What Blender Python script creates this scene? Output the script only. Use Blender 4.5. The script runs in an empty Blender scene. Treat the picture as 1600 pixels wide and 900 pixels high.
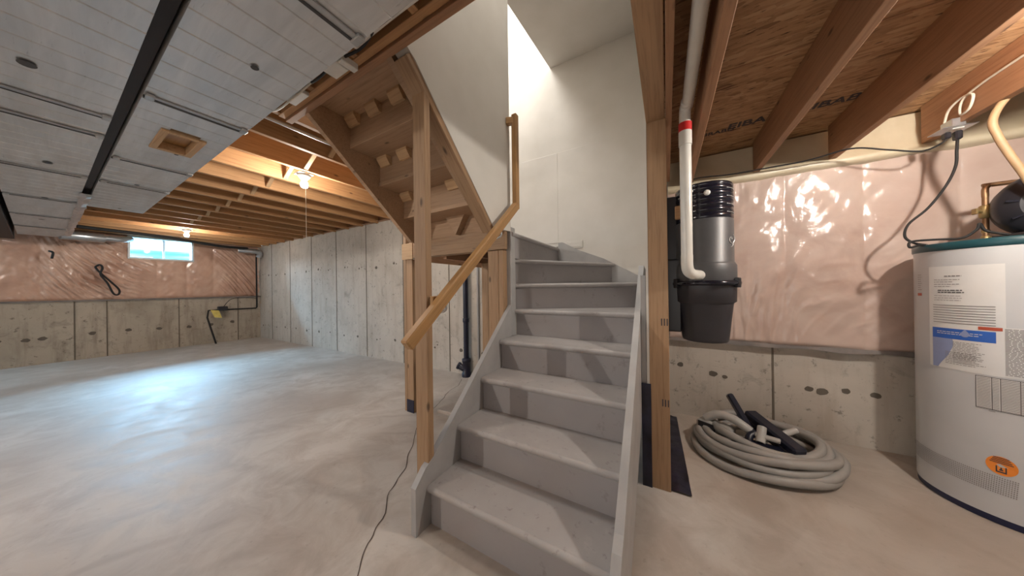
import bpy, math, random
from mathutils import Vector, Matrix, noise
random.seed(7)
S = bpy.context.scene
COL = S.collection
PI = math.pi

# ------------------------------------------------------------------ camera
F_PX, YAW, PITCH, ROLL, CAM_H = 421.96, .5198, .0019, -.0135, 1.163
def make_camera():
    cy, sy = math.cos(YAW), math.sin(YAW)
    r = Vector((cy, sy, 0)); f = Vector((-sy, cy, 0)); u = Vector((0, 0, 1))
    f2 = f*math.cos(PITCH)+u*math.sin(PITCH); u2 = u*math.cos(PITCH)-f*math.sin(PITCH)
    r3 = r*math.cos(ROLL)+u2*math.sin(ROLL); u3 = u2*math.cos(ROLL)-r*math.sin(ROLL)
    cd = bpy.data.cameras.new('camera'); cd.sensor_width = 36; cd.lens = F_PX/1600*36
    cd.clip_start = .02; cd.clip_end = 100
    o = bpy.data.objects.new('camera', cd); COL.objects.link(o)
    m = Matrix((( r3.x, u3.x, -f2.x, 0), (r3.y, u3.y, -f2.y, 0), (r3.z, u3.z, -f2.z, CAM_H), (0, 0, 0, 1)))
    o.matrix_world = m
    S.camera = o
make_camera()

# ------------------------------------------------------------------ world, lights, exposure
S.view_settings.view_transform = 'Standard'; S.view_settings.look = 'None'
S.view_settings.gamma = 1; S.view_settings.use_curve_mapping = False
S.view_settings.exposure = 0.30
BULB_FAR, BULB_MID, BULB_REAR, BULB_UTIL = 520, 620, 3000, 1250   # emission strengths of the bare bulbs
w = bpy.data.worlds.new('world'); S.world = w; w.use_nodes = True
bg = w.node_tree.nodes['Background']; bg.inputs[0].default_value = (.86, .95, 1, 1); bg.inputs[1].default_value = 1.25
def area(name, loc, target, sx, sy, energy, color):
    l = bpy.data.lights.new(name, 'AREA'); l.shape = 'RECTANGLE'; l.size = sx; l.size_y = sy
    l.energy = energy; l.color = color
    o = bpy.data.objects.new(name, l); COL.objects.link(o); o.location = loc
    o.rotation_euler = (Vector(target)-Vector(loc)).to_track_quat('-Z', 'Y').to_euler()
    return o
area('daylight_far_window', (-9.95, 1.27, 2.52), (-4.5, .7, .2), .95, .3, 400, (.42, .74, 1))     # sky over the window well
area('daylight_second_window', (-9.12, -1.6, 2.1), (-5.0, -.2, 0), 1.0, .4, 110, (.42, .74, 1))
area('fill_behind_camera', (-.6, -3.9, 1.1), (-.6, 2.0, 1.3), 3.2, 1.2, 24, (1, .95, .90))  # soft fill added behind the camera, no window modelled there
area('fill_over_stairs', (-.55, 1.25, 4.9), (-.75, 1.35, 2.0), .6, .5, 22, (1, .96, .91))  # soft fill added from above to lift the middle wall and treads
area('daylight_upstairs', (-1.65, 1.7, 4.7), (-1.5, 2.3, 2.0), .7, .9, 42, (1, .97, .93))

# ------------------------------------------------------------------ mesh helpers
class MB:
    def __init__(s): s.v = []; s.f = []; s.m = []; s.sm = []
    def add(s, vs, fs, mi=0, smooth=False):
        b = len(s.v); s.v += [tuple(v) for v in vs]
        for f in fs: s.f.append([b+i for i in f]); s.m.append(mi); s.sm.append(smooth)
        return s
    def box(s, a, b, mi=0, M=None, bev=0):
        x0, y0, z0 = a; x1, y1, z1 = b
        if bev <= 0:
            vs = [(x0,y0,z0),(x1,y0,z0),(x1,y1,z0),(x0,y1,z0),(x0,y0,z1),(x1,y0,z1),(x1,y1,z1),(x0,y1,z1)]
            fs = [(0,3,2,1),(4,5,6,7),(0,1,5,4),(1,2,6,5),(2,3,7,6),(3,0,4,7)]
        else:
            e = bev; vs = []; idx = {}
            cs = [(x0,y0,z0),(x1,y0,z0),(x1,y1,z0),(x0,y1,z0),(x0,y0,z1),(x1,y0,z1),(x1,y1,z1),(x0,y1,z1)]
            for i, c in enumerate(cs):
                sx = 1 if c[0] == x0 else -1; sy = 1 if c[1] == y0 else -1; sz = 1 if c[2] == z0 else -1
                for ax in range(3):
                    p = [c[0]+sx*e, c[1]+sy*e, c[2]+sz*e]; p[ax] = c[ax]
                    idx[(i, ax)] = len(vs); vs.append(tuple(p))
            fs = []
            quads = {2: [(0,3,2,1),(4,5,6,7)], 1: [(0,1,5,4),(2,3,7,6)], 0: [(1,2,6,5),(3,0,4,7)]}
            for ax, qs in quads.items():
                for q in qs: fs.append([idx[(i, ax)] for i in q])
            fax = {}
            for ax, qs in quads.items():
                for q in qs: fax[q] = ax
            for (i, j) in [(0,1),(1,2),(2,3),(3,0),(4,5),(5,6),(6,7),(7,4),(0,4),(1,5),(2,6),(3,7)]:
                adj = []
                for q, ax in fax.items():
                    if i in q and j in q: adj.append((q, ax))
                (q1, a1), (q2, a2) = adj
                k = q1.index(i)
                if q1[(k+1) % 4] == j: fs.append([idx[(j, a1)], idx[(i, a1)], idx[(i, a2)], idx[(j, a2)]])
                else: fs.append([idx[(i, a1)], idx[(j, a1)], idx[(j, a2)], idx[(i, a2)]])
            for i, c in enumerate(cs):
                t = [idx[(i, 0)], idx[(i, 1)], idx[(i, 2)]]
                n = (Vector(vs[t[1]])-Vector(vs[t[0]])).cross(Vector(vs[t[2]])-Vector(vs[t[0]]))
                ctr = Vector(((x0+x1)/2, (y0+y1)/2, (z0+z1)/2))
                if n.dot(Vector(c)-ctr) < 0: t.reverse()
                fs.append(t)
        if M is not None: vs = [tuple(M @ Vector(v)) for v in vs]
        return s.add(vs, fs, mi)
    def tube(s, pts, r, n=10, mi=0, caps=True, rfun=None, smooth=True):
        P = [Vector(p) for p in pts]; rings = []; nrm = None
        for i, p in enumerate(P):
            t = (P[min(i+1, len(P)-1)]-P[max(i-1, 0)])
            if t.length < 1e-9: t = Vector((0, 0, 1))
            t.normalize()
            if nrm is None:
                a = Vector((0, 0, 1)) if abs(t.z) < .9 else Vector((1, 0, 0)); nrm = a.cross(t).normalized()
            else: nrm = (nrm - t*nrm.dot(t)).normalized()
            bn = t.cross(nrm); rr = rfun(i) if rfun else r
            rings.append([p+(nrm*math.cos(2*PI*k/n)+bn*math.sin(2*PI*k/n))*rr for k in range(n)])
        vs = [v for R in rings for v in R]; fs = []
        for i in range(len(P)-1):
            for k in range(n):
                fs.append((i*n+k, i*n+(k+1) % n, (i+1)*n+(k+1) % n, (i+1)*n+k))
        s.add(vs, fs, mi, smooth)
        if caps:
            s.add(rings[0], [list(range(n))[::-1]], mi); s.add(rings[-1], [list(range(n))], mi)
        return s
    def lathe(s, prof, c=(0,0,0), n=40, mi=0, M=None, smooth=True, cap0=True, cap1=True):
        vs = []; fs = []
        for (r, z) in prof:
            for k in range(n):
                a = 2*PI*k/n; vs.append((c[0]+r*math.cos(a), c[1]+r*math.sin(a), c[2]+z))
        for i in range(len(prof)-1):
            for k in range(n): fs.append((i*n+k, i*n+(k+1) % n, (i+1)*n+(k+1) % n, (i+1)*n+k))
        if M is not None: vs = [tuple(M @ Vector(v)) for v in vs]
        s.add(vs, fs, mi, smooth)
        m = len(prof)-1
        if cap0: s.add(vs[:n], [list(range(n))[::-1]], mi)
        if cap1: s.add(vs[m*n:], [list(range(n))], mi)
        return s
    def prism(s, poly, lo, hi, axis=2, mi=0):
        """poly: 2-D outline; axis: extrusion axis. axis 2: (x,y)->z ; axis 0: (y,z)->x ; axis 1: (x,z)->y"""
        def P(a, b, h): return (a, b, h) if axis == 2 else ((h, a, b) if axis == 0 else (a, h, b))
        n = len(poly); area2 = sum(poly[i][0]*poly[(i+1) % n][1]-poly[(i+1) % n][0]*poly[i][1] for i in range(n))
        pl = list(poly) if area2 > 0 else list(poly)[::-1]
        vs = [P(a, b, lo) for a, b in pl]+[P(a, b, hi) for a, b in pl]
        fs = [list(range(n))[::-1], list(range(n, 2*n))]+[(i, (i+1) % n, n+(i+1) % n, n+i) for i in range(n)]
        if axis == 1: fs = [list(f)[::-1] for f in fs]
        return s.add(vs, fs, mi)
    def build(s, name, mats, parent=None, loc=None, M=None):
        me = bpy.data.meshes.new(name); me.from_pydata(s.v, [], s.f)
        if not isinstance(mats, (list, tuple)): mats = [mats]
        for m in mats: me.materials.append(m)
        me.polygons.foreach_set('material_index', s.m); me.polygons.foreach_set('use_smooth', s.sm)
        me.update()
        o = bpy.data.objects.new(name, me); COL.objects.link(o)
        if M is not None: o.matrix_world = M
        if loc is not None: o.location = loc
        if parent is not None: o.parent = parent
        return o
def empty(name, loc=(0,0,0), rz=0):
    o = bpy.data.objects.new(name, None); COL.objects.link(o); o.location = loc; o.rotation_euler[2] = rz
    o.empty_display_size = .05
    return o
def tag(o, label, cat, group=None, kind=None):
    o['label'] = label; o['category'] = cat
    if group: o['group'] = group
    if kind: o['kind'] = kind
    return o
def struct(o): o['kind'] = 'structure'; return o
def thing(name, loc, label, cat, group=None, rz=0): return tag(empty(name, loc, rz), label, cat, group)
def board(name, p0, p1, w, h, mat, parent=None, up=(0,0,1), bev=.002, off=(0,0)):
    """timber of section w (sideways) x h (along up), running p0 -> p1; local X is the grain"""
    p0 = Vector(p0); p1 = Vector(p1); d = (p1-p0); L = d.length; d.normalize(); up = Vector(up)
    side = up.cross(d).normalized(); upv = d.cross(side).normalized()
    M = Matrix(((d.x, side.x, upv.x, p0.x), (d.y, side.y, upv.y, p0.y), (d.z, side.z, upv.z, p0.z), (0,0,0,1)))
    mb = MB().box((0, -w/2+off[0], -h/2+off[1]), (L, w/2+off[0], h/2+off[1]), bev=bev)
    o = mb.build(name, mat, M=M)
    if parent is not None:
        o.parent = parent; o.matrix_parent_inverse = Matrix.Translation(parent.location).inverted()
    return o
def text(body, size, M, mat, name, parent=None, extrude=.0006):
    cu = bpy.data.curves.new(name, 'FONT'); cu.body = body; cu.size = size; cu.extrude = extrude; cu.offset = size*.022; cu.align_x = 'CENTER'; cu.align_y = 'CENTER'
    tmp = bpy.data.objects.new('tmp', cu); COL.objects.link(tmp)
    me = bpy.data.meshes.new_from_object(tmp); bpy.data.objects.remove(tmp)
    me.materials.clear(); me.materials.append(mat)
    o = bpy.data.objects.new(name, me); COL.objects.link(o); o.matrix_world = M
    if parent is not None: o.parent = parent; o.matrix_parent_inverse = Matrix.Translation(parent.location).inverted()
    return o
def smoothpath(pts, sub=8):
    P = [Vector(p) for p in pts]; out = []
    for i in range(len(P)-1):
        a = P[max(i-1, 0)]; b = P[i]; c = P[i+1]; d = P[min(i+2, len(P)-1)]
        for k in range(sub):
            t = k/sub
            out.append(.5*((2*b)+(c-a)*t+(2*a-5*b+4*c-d)*t*t+(-a+3*b-3*c+d)*t*t*t))
    out.append(P[-1]); return out

# ------------------------------------------------------------------ materials
def srgb(r, g, b):
    f = lambda c: (c/255/12.92) if c/255 <= .04045 else ((c/255+.055)/1.055)**2.4
    return (f(r), f(g), f(b), 1)
class NT:
    def __init__(s, name):
        s.mat = bpy.data.materials.new(name); s.mat.use_nodes = True; s.t = s.mat.node_tree; s.n = s.t.nodes
        s.b = s.n['Principled BSDF']; s.tc = s.n.new('ShaderNodeTexCoord')
    def link(s, a, b): s.t.links.new(a, b)
    def mapping(s, scale=(1,1,1), rot=(0,0,0), src='Object', loc=(0,0,0)):
        m = s.n.new('ShaderNodeMapping'); m.inputs['Scale'].default_value = scale; m.inputs['Rotation'].default_value = rot; m.inputs['Location'].default_value = loc
        s.link(s.tc.outputs[src], m.inputs['Vector']); return m.outputs[0]
    def noise(s, vec, scale=5, detail=4, rough=.55, dist=0):
        k = s.n.new('ShaderNodeTexNoise'); k.inputs['Scale'].default_value = scale; k.inputs['Detail'].default_value = detail
        k.inputs['Roughness'].default_value = rough; k.inputs['Distortion'].default_value = dist
        if vec is not None: s.link(vec, k.inputs['Vector'])
        return k.outputs[0]
    def voro(s, vec, scale=5, feature='F1', out=0, rand=1):
        k = s.n.new('ShaderNodeTexVoronoi'); k.inputs['Scale'].default_value = scale; k.feature = feature; k.inputs['Randomness'].default_value = rand
        s.link(vec, k.inputs['Vector']); return k.outputs[out]
    def ramp(s, fac, stops):
        k = s.n.new('ShaderNodeValToRGB'); e = k.color_ramp.elements
        while len(e) < len(stops): e.new(.5)
        for i, (p, c) in enumerate(stops): e[i].position = p; e[i].color = c if len(c) == 4 else (*c, 1)
        s.link(fac, k.inputs[0]); return k.outputs[0]
    def mix(s, fac, a, b, blend='MIX'):
        k = s.n.new('ShaderNodeMix'); k.data_type = 'RGBA'; k.blend_type = blend
        for sock, v in ((k.inputs[0], fac), (k.inputs[6], a), (k.inputs[7], b)):
            if isinstance(v, (int, float)): sock.default_value = v
            elif isinstance(v, tuple): sock.default_value = v
            else: s.link(v, sock)
        return k.outputs[2]
    def math(s, op, a, b=0.0):
        k = s.n.new('ShaderNodeMath'); k.operation = op
        for i, v in enumerate((a, b)):
            if isinstance(v, (int, float)): k.inputs[i].default_value = v
            else: s.link(v, k.inputs[i])
        return k.outputs[0]
    def bump(s, h, strength=.3, dist=.01):
        k = s.n.new('ShaderNodeBump'); k.inputs['Strength'].default_value = strength; k.inputs['Distance'].default_value = dist
        s.link(h, k.inputs['Height']); s.link(k.outputs[0], s.b.inputs['Normal']); return k
    def set(s, color=None, rough=None, metal=None, spec=None, coat=None, coat_rough=None, emis=None, es=None):
        def put(name, v):
            i = s.b.inputs[name]
            if isinstance(v, (int, float, tuple)): i.default_value = v
            else: s.link(v, i)
        if color is not None: put('Base Color', color)
        if rough is not None: put('Roughness', rough)
        if metal is not None: put('Metallic', metal)
        if spec is not None: put('Specular IOR Level', spec)
        if coat is not None: put('Coat Weight', coat)
        if coat_rough is not None: put('Coat Roughness', coat_rough)
        if emis is not None: put('Emission Color', emis); s.b.inputs['Emission Strength'].default_value = es
        return s.mat
def plain(name, c, rough=.5, metal=0, var=.12, scale=14, bump=0):
    n = NT(name); v = n.noise(n.mapping(), scale, 4)
    dark = tuple(x*(1-var) for x in c[:3])+(1,); lite = tuple(min(1, x*(1+var)) for x in c[:3])+(1,)
    n.set(n.ramp(v, [(.3, dark), (.7, lite)]), rough, metal)
    if bump: n.bump(v, bump, .003)
    return n.mat
def wood(name, base, dark, rough=.65, knots=True, var=.25):
    n = NT(name)
    oi = n.n.new('ShaderNodeObjectInfo')
    add = n.n.new('ShaderNodeVectorMath'); add.operation = 'ADD'
    cmb = n.n.new('ShaderNodeCombineXYZ'); m10 = n.math('MULTIPLY', oi.outputs['Random'], 37.0)
    n.link(m10, cmb.inputs[0]); n.link(m10, cmb.inputs[1])
    n.link(n.tc.outputs['Object'], add.inputs[0]); n.link(cmb.outputs[0], add.inputs[1])
    mp = n.n.new('ShaderNodeMapping'); mp.inputs['Scale'].default_value = (1.2, 26, 26); n.link(add.outputs[0], mp.inputs['Vector'])
    g = n.noise(mp.outputs[0], 3, 6, .6, .8)
    mp2 = n.n.new('ShaderNodeMapping'); mp2.inputs['Scale'].default_value = (4, 9, 9); n.link(add.outputs[0], mp2.inputs['Vector'])
    g2 = n.noise(mp2.outputs[0], .7, 3, .5)
    c = n.ramp(g, [(.28, dark), (.5, base), (.75, tuple(min(1, x*1.14) for x in base[:3])+(1,))])
    c = n.mix(n.math('MULTIPLY', g2, .45), c, tuple(x*.62 for x in base[:3])+(1,))
    if knots:
        mp3 = n.n.new('ShaderNodeMapping'); mp3.inputs['Scale'].default_value = (3.2, 8, 8); n.link(add.outputs[0], mp3.inputs['Vector'])
        vd = n.voro(mp3.outputs[0], 1.0)
        k = n.ramp(vd, [(.04, (1,1,1)), (.10, (0,0,0))])
        c = n.mix(n.math('MULTIPLY', k, .8), c, tuple(x*.22 for x in dark[:3])+(1,))
    br = n.math('ADD', n.math('MULTIPLY', oi.outputs['Random'], var), 1-var/2)
    hsv = n.n.new('ShaderNodeHueSaturation'); n.link(c, hsv.inputs['Color']); n.link(br, hsv.inputs['Value'])
    n.set(hsv.outputs[0], rough); n.bump(g, .15, .002)
    return n.mat
M = {}
M['joist'] = wood('joist_timber', (.48, .26, .115, 1), (.33, .15, .06, 1))
M['joistR'] = wood('joist_timber_red', (.42, .225, .12, 1), (.30, .145, .075, 1))
M['stud'] = wood('stud_timber', (.40, .25, .14, 1), (.27, .15, .08, 1))
M['ply'] = wood('stair_underside_timber', (.42, .27, .165, 1), (.31, .185, .105, 1))
M['rail'] = wood('handrail_oak', (.40, .22, .085, 1), (.28, .14, .05, 1), .4, False)
M['block'] = wood('glue_block_pine', (.55, .36, .20, 1), (.42, .25, .13, 1), .7, False)
def mat_osb():
    n = NT('osb'); v = n.mapping((14, 60, 14), (0, 0, .9))
    a = n.voro(v, 1.0, 'F1', 1); bw = n.n.new('ShaderNodeRGBToBW'); n.link(a, bw.inputs[0])
    c = n.ramp(bw.outputs[0], [(.03, (.16, .075, .035, 1)), (.2, (.38, .215, .105, 1)), (.6, (.48, .285, .145, 1)), (.95, (.56, .36, .20, 1))])
    q = n.noise(n.mapping((9, 40, 9), (0, 0, .9)), 2, 5)
    c = n.mix(n.ramp(q, [(.3, (1,1,1)), (.42, (0,0,0))]), c, (.085, .035, .016, 1))
    n.set(c, .7); n.bump(bw.outputs[0], .25, .003); return n.mat
M['osb'] = mat_osb()
def mat_floor():
    n = NT('floor_concrete'); o = n.mapping()
    big = n.noise(o, .8, 4, .5, .4); mid = n.noise(o, 4, 6, .65, .6); fine = n.noise(o, 60, 4, .6)
    c = n.ramp(big, [(.3, (.43, .375, .33, 1)), (.5, (.52, .47, .42, 1)), (.7, (.60, .555, .51, 1))])
    c = n.mix(n.ramp(mid, [(.36, (.75,.75,.75)), (.60, (0,0,0))]), c, (.39, .33, .28, 1))
    # trowel arcs
    wv = n.n.new('ShaderNodeTexWave'); wv.wave_type = 'RINGS'; wv.rings_direction = 'Z'; wv.inputs['Scale'].default_value = .9
    wv.inputs['Distortion'].default_value = 9; wv.inputs['Detail'].default_value = 4; wv.inputs['Detail Scale'].default_value = .6
    n.link(n.mapping((1, 1, 1), loc=(1.2, .2, 0)), wv.inputs['Vector'])
    arcs = n.math('MULTIPLY', n.ramp(wv.outputs['Fac'], [(.0, (.5,.5,.5)), (.10, (0,0,0))]), n.ramp(n.noise(o, 1.1, 3), [(.5, (0,0,0)), (.65, (.7,.7,.7))]))
    c = n.mix(arcs, c, (.33, .27, .225, 1))
    c = n.mix(n.ramp(n.noise(o, 24, 3), [(.64, (0,0,0)), (.74, (.35,.35,.35))]), c, (.30, .24, .20, 1))
    r = n.ramp(mid, [(.3, (.46,.46,.46)), (.7, (.62,.62,.62))])
    n.set(c, r, spec=.4); n.bump(fine, .12, .002); return n.mat
M['floor'] = mat_floor()
M['crack'] = plain('floor_crack', (.10, .075, .06, 1), .9)
def mat_concrete(name, a, b, stain):
    n = NT(name); o = n.mapping()
    big = n.noise(o, 1.6, 6, .6, .5); pore = n.voro(o, 38)
    c = n.ramp(big, [(.28, b), (.5, a), (.72, tuple(min(1, x*1.13) for x in a[:3])+(1,))])
    st = n.noise(n.mapping((7, 7, .9)), 1.5, 5, .6)
    c = n.mix(n.ramp(st, [(.5, (0,0,0)), (.72, (.55,.55,.55))]), c, stain)
    sp = n.noise(o, 17, 4, .7)
    c = n.mix(n.ramp(sp, [(.60, (0,0,0)), (.70, (.75,.75,.75))]), c, tuple(x*.42 for x in b[:3])+(1,))
    c = n.mix(n.ramp(n.noise(o, 5, 5, .7, 1), [(.56, (0,0,0)), (.74, (.6,.6,.6))]), c, tuple(x*.6 for x in b[:3])+(1,))
    c = n.mix(n.ramp(pore, [(.04, (.6,.6,.6)), (.09, (0,0,0))]), c, (.16, .14, .12, 1))
    n.set(c, .85); n.bump(big, .2, .01); return n.mat
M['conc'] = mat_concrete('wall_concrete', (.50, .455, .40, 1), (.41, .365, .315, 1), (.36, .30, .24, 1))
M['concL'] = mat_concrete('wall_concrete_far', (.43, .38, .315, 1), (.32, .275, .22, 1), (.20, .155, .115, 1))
M['seam'] = plain('form_seam', (.15, .125, .10, 1), .9)
M['hole'] = plain('tie_hole', (.13, .11, .09, 1), .9)
def mat_dry():
    n = NT('drywall'); v = n.noise(n.mapping(), 3, 4)
    n.set(n.ramp(v, [(.3, (.62, .59, .54, 1)), (.7, (.68, .65, .605, 1))]), .75); n.bump(n.noise(n.mapping(), 90, 2), .05, .002); return n.mat
M['dry'] = mat_dry()
def mat_poly(name, a, b, c2, rough=.22):
    n = NT(name); o = n.mapping()
    v = n.noise(o, 2.2, 5, .6, .5)
    c = n.ramp(v, [(.3, a), (.5, b), (.72, c2)])
    h1 = n.noise(n.mapping((2, 2, 5), (.6, .6, .2)), 1.6, 5, .55, 2.5)
    h2 = n.noise(n.mapping((5, 5, 1.3)), 2.5, 3, .5, 1.2)
    h = n.math('ADD', n.math('MULTIPLY', h1, .6), n.math('MULTIPLY', h2, .5))
    n.set(c, .55, coat=1.0, coat_rough=rough)
    bu = n.n.new('ShaderNodeBump'); bu.inputs['Strength'].default_value = .35; bu.inputs['Distance'].default_value = .02
    n.link(h, bu.inputs['Height']); n.link(bu.outputs[0], n.b.inputs['Coat Normal'])
    return n.mat
M['polyR'] = mat_poly('pink_insulation_under_poly', (.42, .29, .24, 1), (.52, .385, .325, 1), (.60, .475, .41, 1), .10)
M['polyL'] = mat_poly('pink_insulation_far_wall', (.44, .25, .18, 1), (.55, .34, .25, 1), (.66, .45, .35, 1), .14)
M['cream'] = mat_poly('cream_vapour_barrier', (.50, .40, .26, 1), (.62, .53, .37, 1), (.72, .64, .48, 1), .3)
def mat_foil():
    n = NT('duct_sheet_metal'); o = n.mapping()
    v = n.noise(n.mapping((.7, 6, 1)), 2.5, 5, .6, .6); sp = n.noise(n.mapping((3, 30, 3)), 3, 4, .7, 1)
    c = n.ramp(v, [(.3, (.50, .50, .50, 1)), (.6, (.62, .62, .62, 1)), (.8, (.70, .70, .70, 1))])
    c = n.mix(n.ramp(sp, [(.64, (0,0,0)), (.72, (.5,.5,.5))]), c, (.22, .22, .23, 1))
    n.set(c, n.ramp(v, [(.3, (.34,.34,.34)), (.7, (.46,.46,.46))]), .6); n.bump(v, .12, .01); return n.mat
M['duct'] = mat_foil()
M['ductdark'] = plain('duct_seam_dark', (.05, .045, .045, 1), .6)
M['cleat'] = plain('duct_cleat', (.42, .42, .42, 1), .4, .6)
def mat_tread():
    n = NT('grey_stair_paint'); o = n.mapping()
    v = n.noise(o, 3, 5, .6); s = n.noise(o, 28, 4, .7)
    c = n.ramp(v, [(.3, (.335, .31, .30, 1)), (.7, (.40, .375, .365, 1))])
    c = n.mix(n.ramp(s, [(.60, (0,0,0)), (.74, (.7,.7,.7))]), c, (.19, .165, .155, 1))
    c = n.mix(n.ramp(n.noise(o, 6, 5, .7), [(.6, (0,0,0)), (.78, (.6,.6,.6))]), c, (.50, .46, .44, 1))
    n.set(c, .55); return n.mat
M['tread'] = mat_tread()
def mat_riser():
    n = NT('grey_riser_paint'); o = n.mapping()
    v = n.noise(o, 2, 5, .6); s = n.noise(o, 9, 4, .7)
    c = n.ramp(v, [(.3, (.29, .27, .27, 1)), (.7, (.335, .315, .315, 1))])
    c = n.mix(n.ramp(s, [(.60, (0,0,0)), (.74, (.6,.6,.6))]), c, (.15, .13, .12, 1))
    n.set(c, .5); return n.mat
M['riser'] = mat_riser()
M['stringer'] = plain('grey_stringer_paint', (.37, .36, .355, 1), .5, 0, .1, 6)
M['white'] = plain('white_plastic', (.72, .70, .66, 1), .35, 0, .04)
M['pvc'] = plain('white_pvc', (.70, .68, .63, 1), .3, 0, .04)
M['red'] = plain('red_tape', (.55, .02, .02, 1), .4)
M['abs'] = plain('black_abs', (.012, .013, .03, 1), .35)
M['black'] = plain('black_plastic', (.018, .017, .022, 1), .35, 0, .1)
M['gloss'] = plain('gloss_black', (.01, .01, .018, 1), .16, 0, .1)
M['vac'] = plain('charcoal_vacuum_body', (.075, .075, .08, 1), .42, 0, .08)
M['bucket'] = plain('dark_vacuum_bucket', (.03, .029, .036, 1), .45, 0, .08)
M['silver'] = plain('silver_badge', (.6, .6, .6, 1), .35, .6, .05)
M['cable'] = plain('black_cable', (.014, .013, .013, 1), .75)
M['cablew'] = plain('white_cable', (.66, .60, .50, 1), .5)
M['tan'] = plain('tan_flexible_tube', (.44, .29, .16, 1), .5)
M['copper'] = plain('aged_copper', (.30, .17, .09, 1), .45, .7, .2)
M['brass'] = plain('brass_valve', (.36, .26, .12, 1), .45, .7, .15)
M['galv'] = plain('galvanised_pipe', (.55, .57, .6, 1), .3, .85, .12)
M['heater'] = plain('heater_enamel', (.54, .545, .56, 1), .3, 0, .04, 4)
M['teal'] = plain('teal_rim', (.012, .06, .075, 1), .35)
M['navy'] = plain('navy_base', (.012, .016, .06, 1), .4)
M['ink'] = plain('grey_ink', (.24, .22, .22, 1), .6)
M['inkd'] = plain('dark_ink', (.05, .045, .05, 1), .6)
M['blue'] = plain('blue_label', (.03, .12, .48, 1), .4, 0, .05)
M['lilac'] = plain('pale_blue_label', (.27, .32, .52, 1), .4, 0, .05)
M['paper'] = plain('label_paper', (.70, .69, .68, 1), .45, 0, .03)
M['rust'] = plain('red_label_strip', (.42, .07, .03, 1), .4, 0, .05)
M['orange'] = plain('orange_sticker', (.85, .26, .03, 1), .4, 0, .05)
M['hose'] = plain('grey_vacuum_hose', (.36, .345, .325, 1), .45, 0, .05)
M['toolg'] = plain('light_grey_tool', (.42, .41, .39, 1), .4, 0, .05)
M['toolb'] = plain('navy_black_tool', (.008, .010, .024, 1), .35)
M['membrane'] = plain('dark_sill_membrane', (.012, .012, .03, 1), .3, 0, .7, 9, 1)
M['yellow'] = plain('yellow_tag', (.72, .58, .16, 1), .5)
M['dark'] = plain('shade_brown', (.016, .008, .007, 1), .6)  # near-black brown with the shade around the ducts put into the colour
M['ledge'] = plain('grey_sill_strip', (.19, .165, .155, 1), .6, 0, .3, 7)
M['winframe'] = plain('window_vinyl', (.68, .72, .74, 1), .4, 0, .04)
M['well'] = plain('window_well_steel', (.07, .30, .34, 1), .5, 0, .1)
def mat_glass():
    n = NT('window_glass'); tr = n.n.new('ShaderNodeBsdfTransparent'); tr.inputs[0].default_value = (.93, .97, 1, 1)
    gl = n.n.new('ShaderNodeBsdfGlossy'); gl.inputs['Roughness'].default_value = .03; fr = n.n.new('ShaderNodeFresnel'); fr.inputs[0].default_value = 1.45
    mx = n.n.new('ShaderNodeMixShader'); n.link(fr.outputs[0], mx.inputs[0]); n.link(tr.outputs[0], mx.inputs[1]); n.link(gl.outputs[0], mx.inputs[2])
    n.link(mx.outputs[0], n.n['Material Output'].inputs[0]); return n.mat
M['glass'] = mat_glass()
def bulbmat(name, s):
    n = NT(name); n.set((1, 1, 1, 1), .4, emis=(1, .93, .84, 1), es=s); return n.mat

# ------------------------------------------------------------------ room shell
X0, X1, Y0 = -9.1, 2.6, -4.0
def wy(x): return 2.9 + .009*min(x, 0)
mb = MB().add([(X0-.3, Y0, 0), (X1, Y0, 0), (X1, 3.2, 0), (X0-.3, 3.2, 0), (X0-.3, Y0, -.1), (X1, Y0, -.1), (X1, 3.2, -.1), (X0-.3, 3.2, -.1)],
              [(0,1,2,3),(7,6,5,4),(0,4,5,1),(1,5,6,2),(2,6,7,3),(3,7,4,0)])
floor = struct(mb.build('floor', M['floor']))
CR = [(-.35,-1.2),(-.55,-.6),(-.72,-.15),(-.86,.15),(-.95,.365),(-1.02,.45),(-1.10,.62),(-1.20,.74),(-1.27,.86),(-1.40,1.0),(-1.50,1.18),(-1.66,1.36),(-1.80,1.52),(-1.92,1.70),(-1.97,1.82),(-2.03,2.02),(-2.13,2.22),(-2.2,2.5),(-2.33,2.75)]
def crack_mesh(pts, wd):
    m = MB(); P = []
    for a, b in zip(pts[:-1], pts[1:]):
        for k in range(6):
            t = k/6; x = a[0]+(b[0]-a[0])*t; y = a[1]+(b[1]-a[1])*t
            P.append(Vector((x+noise.noise(Vector((x*9, y*9, 3)))*.025, y+noise.noise(Vector((x*9, y*9, 9)))*.025, .0012)))
    vs = []
    for i, p in enumerate(P):
        d = (P[min(i+1, len(P)-1)]-P[max(i-1, 0)]).normalized(); s = Vector((-d.y, d.x, 0))*wd*(.6+.8*abs(noise.noise(p*11)))
        vs += [p+s, p-s]
    m.add(vs, [(2*i, 2*i+1, 2*i+3, 2*i+2) for i in range(len(P)-1)]); return m
c = crack_mesh(CR, .0035).build('crack', M['crack'], floor)

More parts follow.
